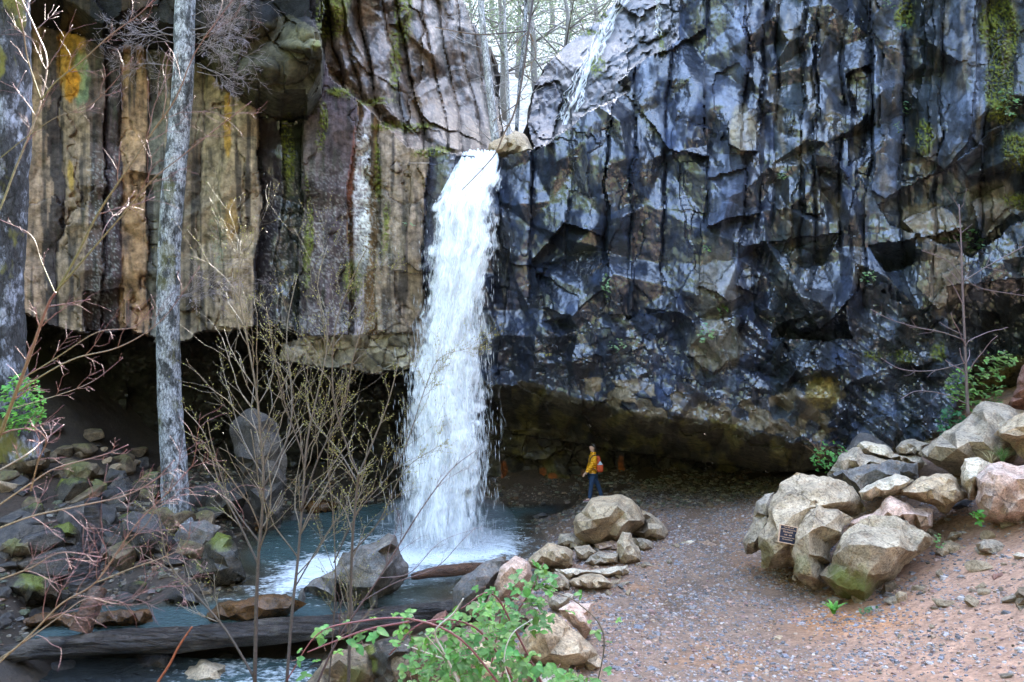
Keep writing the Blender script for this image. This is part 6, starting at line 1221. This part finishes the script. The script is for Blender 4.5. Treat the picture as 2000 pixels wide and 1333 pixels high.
# face: nose, chin, brow, ear and eyes laid on the head, in one mesh; hair over the back
def blobmesh(name, items, mat, parent=person):
    bm = bmesh.new()
    for (f, l, z, rx, ry, rz_) in items: bmesh.ops.create_icosphere(bm, subdivisions=3, radius=1, matrix=Matrix.Translation((-f, l, z)) @ Matrix.Diagonal((rx, ry, rz_, 1)))
    me = bpy.data.meshes.new(name); bm.to_mesh(me); bm.free(); me.materials.append(mat); me.polygons.foreach_set('use_smooth', np.ones(len(me.polygons), bool)); o = bpy.data.objects.new(name, me); COL.objects.link(o); o.parent = parent; return o
blobmesh('face', [(.085,0,1.60,.022,.016,.022),(.075,0,1.635,.03,.05,.03),(.07,0,1.565,.03,.036,.016),(.065,0,1.54,.026,.028,.02),(-.012,-.085,1.61,.014,.010,.026),(-.012,.085,1.61,.014,.010,.026)], M_SKIN)
blobmesh('hair', [(-.03,0,1.66,.085,.088,.082),(-.06,0,1.60,.062,.078,.075),(-.015,0,1.70,.085,.078,.05),(-.08,0,1.55,.045,.05,.05)], M_HAIR); blobmesh('eyes', [(.098,-.03,1.622,.007,.008,.006),(.098,.03,1.622,.007,.008,.006)], M_HAIR)
skin('jacket', [(0,0,.80,(.165,.125)),(.01,0,.92,(.17,.13)),(.015,0,1.08,(.165,.13)),(.01,0,1.26,(.18,.13)),(-.005,0,1.38,(.12,.105)),(-.01,0,1.46,(.085,.095)),(-.012,0,1.50,(.082,.09)),
      (.0,.17,1.33,.082),(.03,.215,1.13,.072),(.11,.205,.95,.056),(.125,.205,.925,.05),(.0,-.17,1.33,.082),(.10,-.215,1.08,.074),(.235,-.215,.935,.056),(.255,-.215,.915,.05)],
     [(0,1),(1,2),(2,3),(3,4),(4,5),(5,6),(3,7),(7,8),(8,9),(9,10),(3,11),(11,12),(12,13),(13,14)], M_JKT)
skin('trousers', [(0,0,.84,(.145,.11)),(-.01,.085,.78,.098),(-.10,.085,.60,.088),(-.18,.085,.46,.072),(-.265,.085,.20,.066),(-.29,.085,.10,.066),(.02,-.085,.78,.098),(.055,-.085,.62,.088),(.075,-.085,.46,.072),(.105,-.085,.22,.064),(.12,-.085,.09,.066)],
     [(0,1),(1,2),(2,3),(3,4),(4,5),(0,6),(6,7),(7,8),(8,9),(9,10)], M_TROU)
for (fx, ly) in ((.17,-.085),(-.24,.085)):
    s = blobmesh('shoe', [(fx-.04,ly,.06,.07,.045,.05),(fx+.04,ly,.045,.10,.045,.038),(fx+.09,ly,.035,.055,.042,.03)], M_SHOE); blobmesh('sole', [(fx+.02,ly,.012,.145,.048,.014)], M_SOLE, s)
# backpack, worn but its own thing
pk = empty('backpack', (PB.x+.19, PB.y-.02, PB.z+1.0)); pk.rotation_euler = person.rotation_euler; tag(pk, 'orange red backpack with a pale blue triangular pocket on the walker', 'backpack')
def rbox(name, c, s, mat, parent, bev=.04, taper=1.0, shear=0):
    bm = bmesh.new(); bmesh.ops.create_cube(bm, size=1)
    for v_ in bm.verts:
        t = v_.co.z+.5; k = 1+(taper-1)*t; v_.co = Vector((c[0]+v_.co.x*s[0]*k+shear*t, c[1]+v_.co.y*s[1]*k, c[2]+v_.co.z*s[2]))
    bmesh.ops.bevel(bm, geom=bm.edges[:], offset=bev, segments=4, affect='EDGES', profile=.6)
    me = bpy.data.meshes.new(name); bm.to_mesh(me); bm.free(); me.materials.append(mat); me.polygons.foreach_set('use_smooth', np.ones(len(me.polygons), bool)); o = bpy.data.objects.new(name, me); COL.objects.link(o)
    if parent: o.parent = parent
    return o
bd_ = rbox('pack_body', (0,0,.14), (.17,.27,.50), M_PACK, pk, .06, .72, -.05); rbox('lower_pocket', (-.005,-.04,.03), (.19,.27,.22), M_PACK, pk, .05); rbox('bottle', (.085,.02,-.05), (.06,.06,.13), M_PACK, pk, .02)
bm = bmesh.new(); vs_ = [bm.verts.new(p) for p in [(-.09,-.178,.13),(.07,-.178,.13),(0,-.155,.24),(-.09,-.12,.13),(.07,-.12,.13),(0,-.12,.24)]]
for f in [(0,1,2),(5,4,3),(0,3,4,1),(1,4,5,2),(2,5,3,0)]: bm.faces.new([vs_[i] for i in f])
me = bpy.data.meshes.new('mesh_pocket'); bm.to_mesh(me); bm.free(); me.materials.append(M_PKT); o = bpy.data.objects.new('mesh_pocket', me); COL.objects.link(o); o.parent = pk
for ly in (-.12, .12):
    P_ = spline([(-.02,ly,.40),(-.15,ly,.42),(-.28,ly*1.1,.34),(-.31,ly*1.15,.20),(-.22,ly*1.35,.02),(-.05,ly*1.2,-.05)], 24); a_, b_, c_ = tubes_np([(P_, np.full(len(P_), .014), np.ones((len(P_), 3)))], 8); quadtri('strap', a_, b_, M_STRAP, pk, None)
# ============================================================ the plaque
bpy.context.view_layer.update()
dg = bpy.context.evaluated_depsgraph_get()
def hit(px, py):
    d = Vector(((px-1000)/F, 1, -(py-667)/F)).normalized(); ok, loc, nrm, idx, ob, mt = SC.ray_cast(dg, Vector((0, 7.5, 0))*0+Vector((0, 0, CZ))+d*8.5, d); return loc, nrm
loc, nrm = hit(1534, 1046)
Yp = min(hit(a_, b_)[0].y for a_, b_ in ((1522,1030),(1530,1046),(1526,1060),(1540,1040),(1538,1055)) if hit(a_, b_)[0].y > 11.9)-.03; pc = at(1538, 1045, Yp); k = Yp/F
M_BRONZE = solid('plaque_field', (.012,.016,.035), .45, 60, .001); M_RIM = solid('plaque_rim', (.55,.36,.24), .45, 60, .001)
pq = empty('plaque', tuple(pc)); pq.rotation_euler = (math.radians(-8), math.radians(12), math.radians(6)); tag(pq, 'small dark blue plaque with tan rim and lettering on the biggest boulder', 'plaque')
W_, H_ = 34*k, 32*k
rbox('plate', (0,0,0), (W_,.03,H_), M_BRONZE, pq, .004)
for nm_, c, s in (('rim',(0,-.004,H_/2+.005),(W_+.03,.04,.014)),('rim',(0,-.004,-H_/2-.005),(W_+.03,.04,.014)),('rim',(-W_/2-.005,-.004,0),(.014,.04,H_-.001)),('rim',(W_/2+.005,-.004,0),(.014,.04,H_-.001))): rbox(nm_, c, s, M_RIM, pq, .003)
for txt, sz_, zz_ in (('These falls are in',.030,.125),('another memory of the',.030,.085),('Michael R.',.048,.030),('1948 - 2004',.032,-.02),('In loving memory from',.030,-.065),('his many friends',.030,-.105)):
    cu = bpy.data.curves.new('t', 'FONT'); cu.body = txt; cu.size = sz_*W_/.32; cu.extrude = .003; cu.align_x = 'CENTER'; to = bpy.data.objects.new('t', cu); COL.objects.link(to); bpy.context.view_layer.update()
    me = bpy.data.meshes.new_from_object(to.evaluated_get(bpy.context.evaluated_depsgraph_get())); bpy.data.objects.remove(to); me.materials.clear(); me.materials.append(M_RIM)
    o = bpy.data.objects.new('lettering', me); COL.objects.link(o); o.parent = pq; o.location = (0, -.018, zz_*H_/.32); o.rotation_euler = (math.radians(90), 0, 0)
cam_d.dof.use_dof = True; cam_d.dof.focus_distance = 19; cam_d.dof.aperture_fstop = 5.6
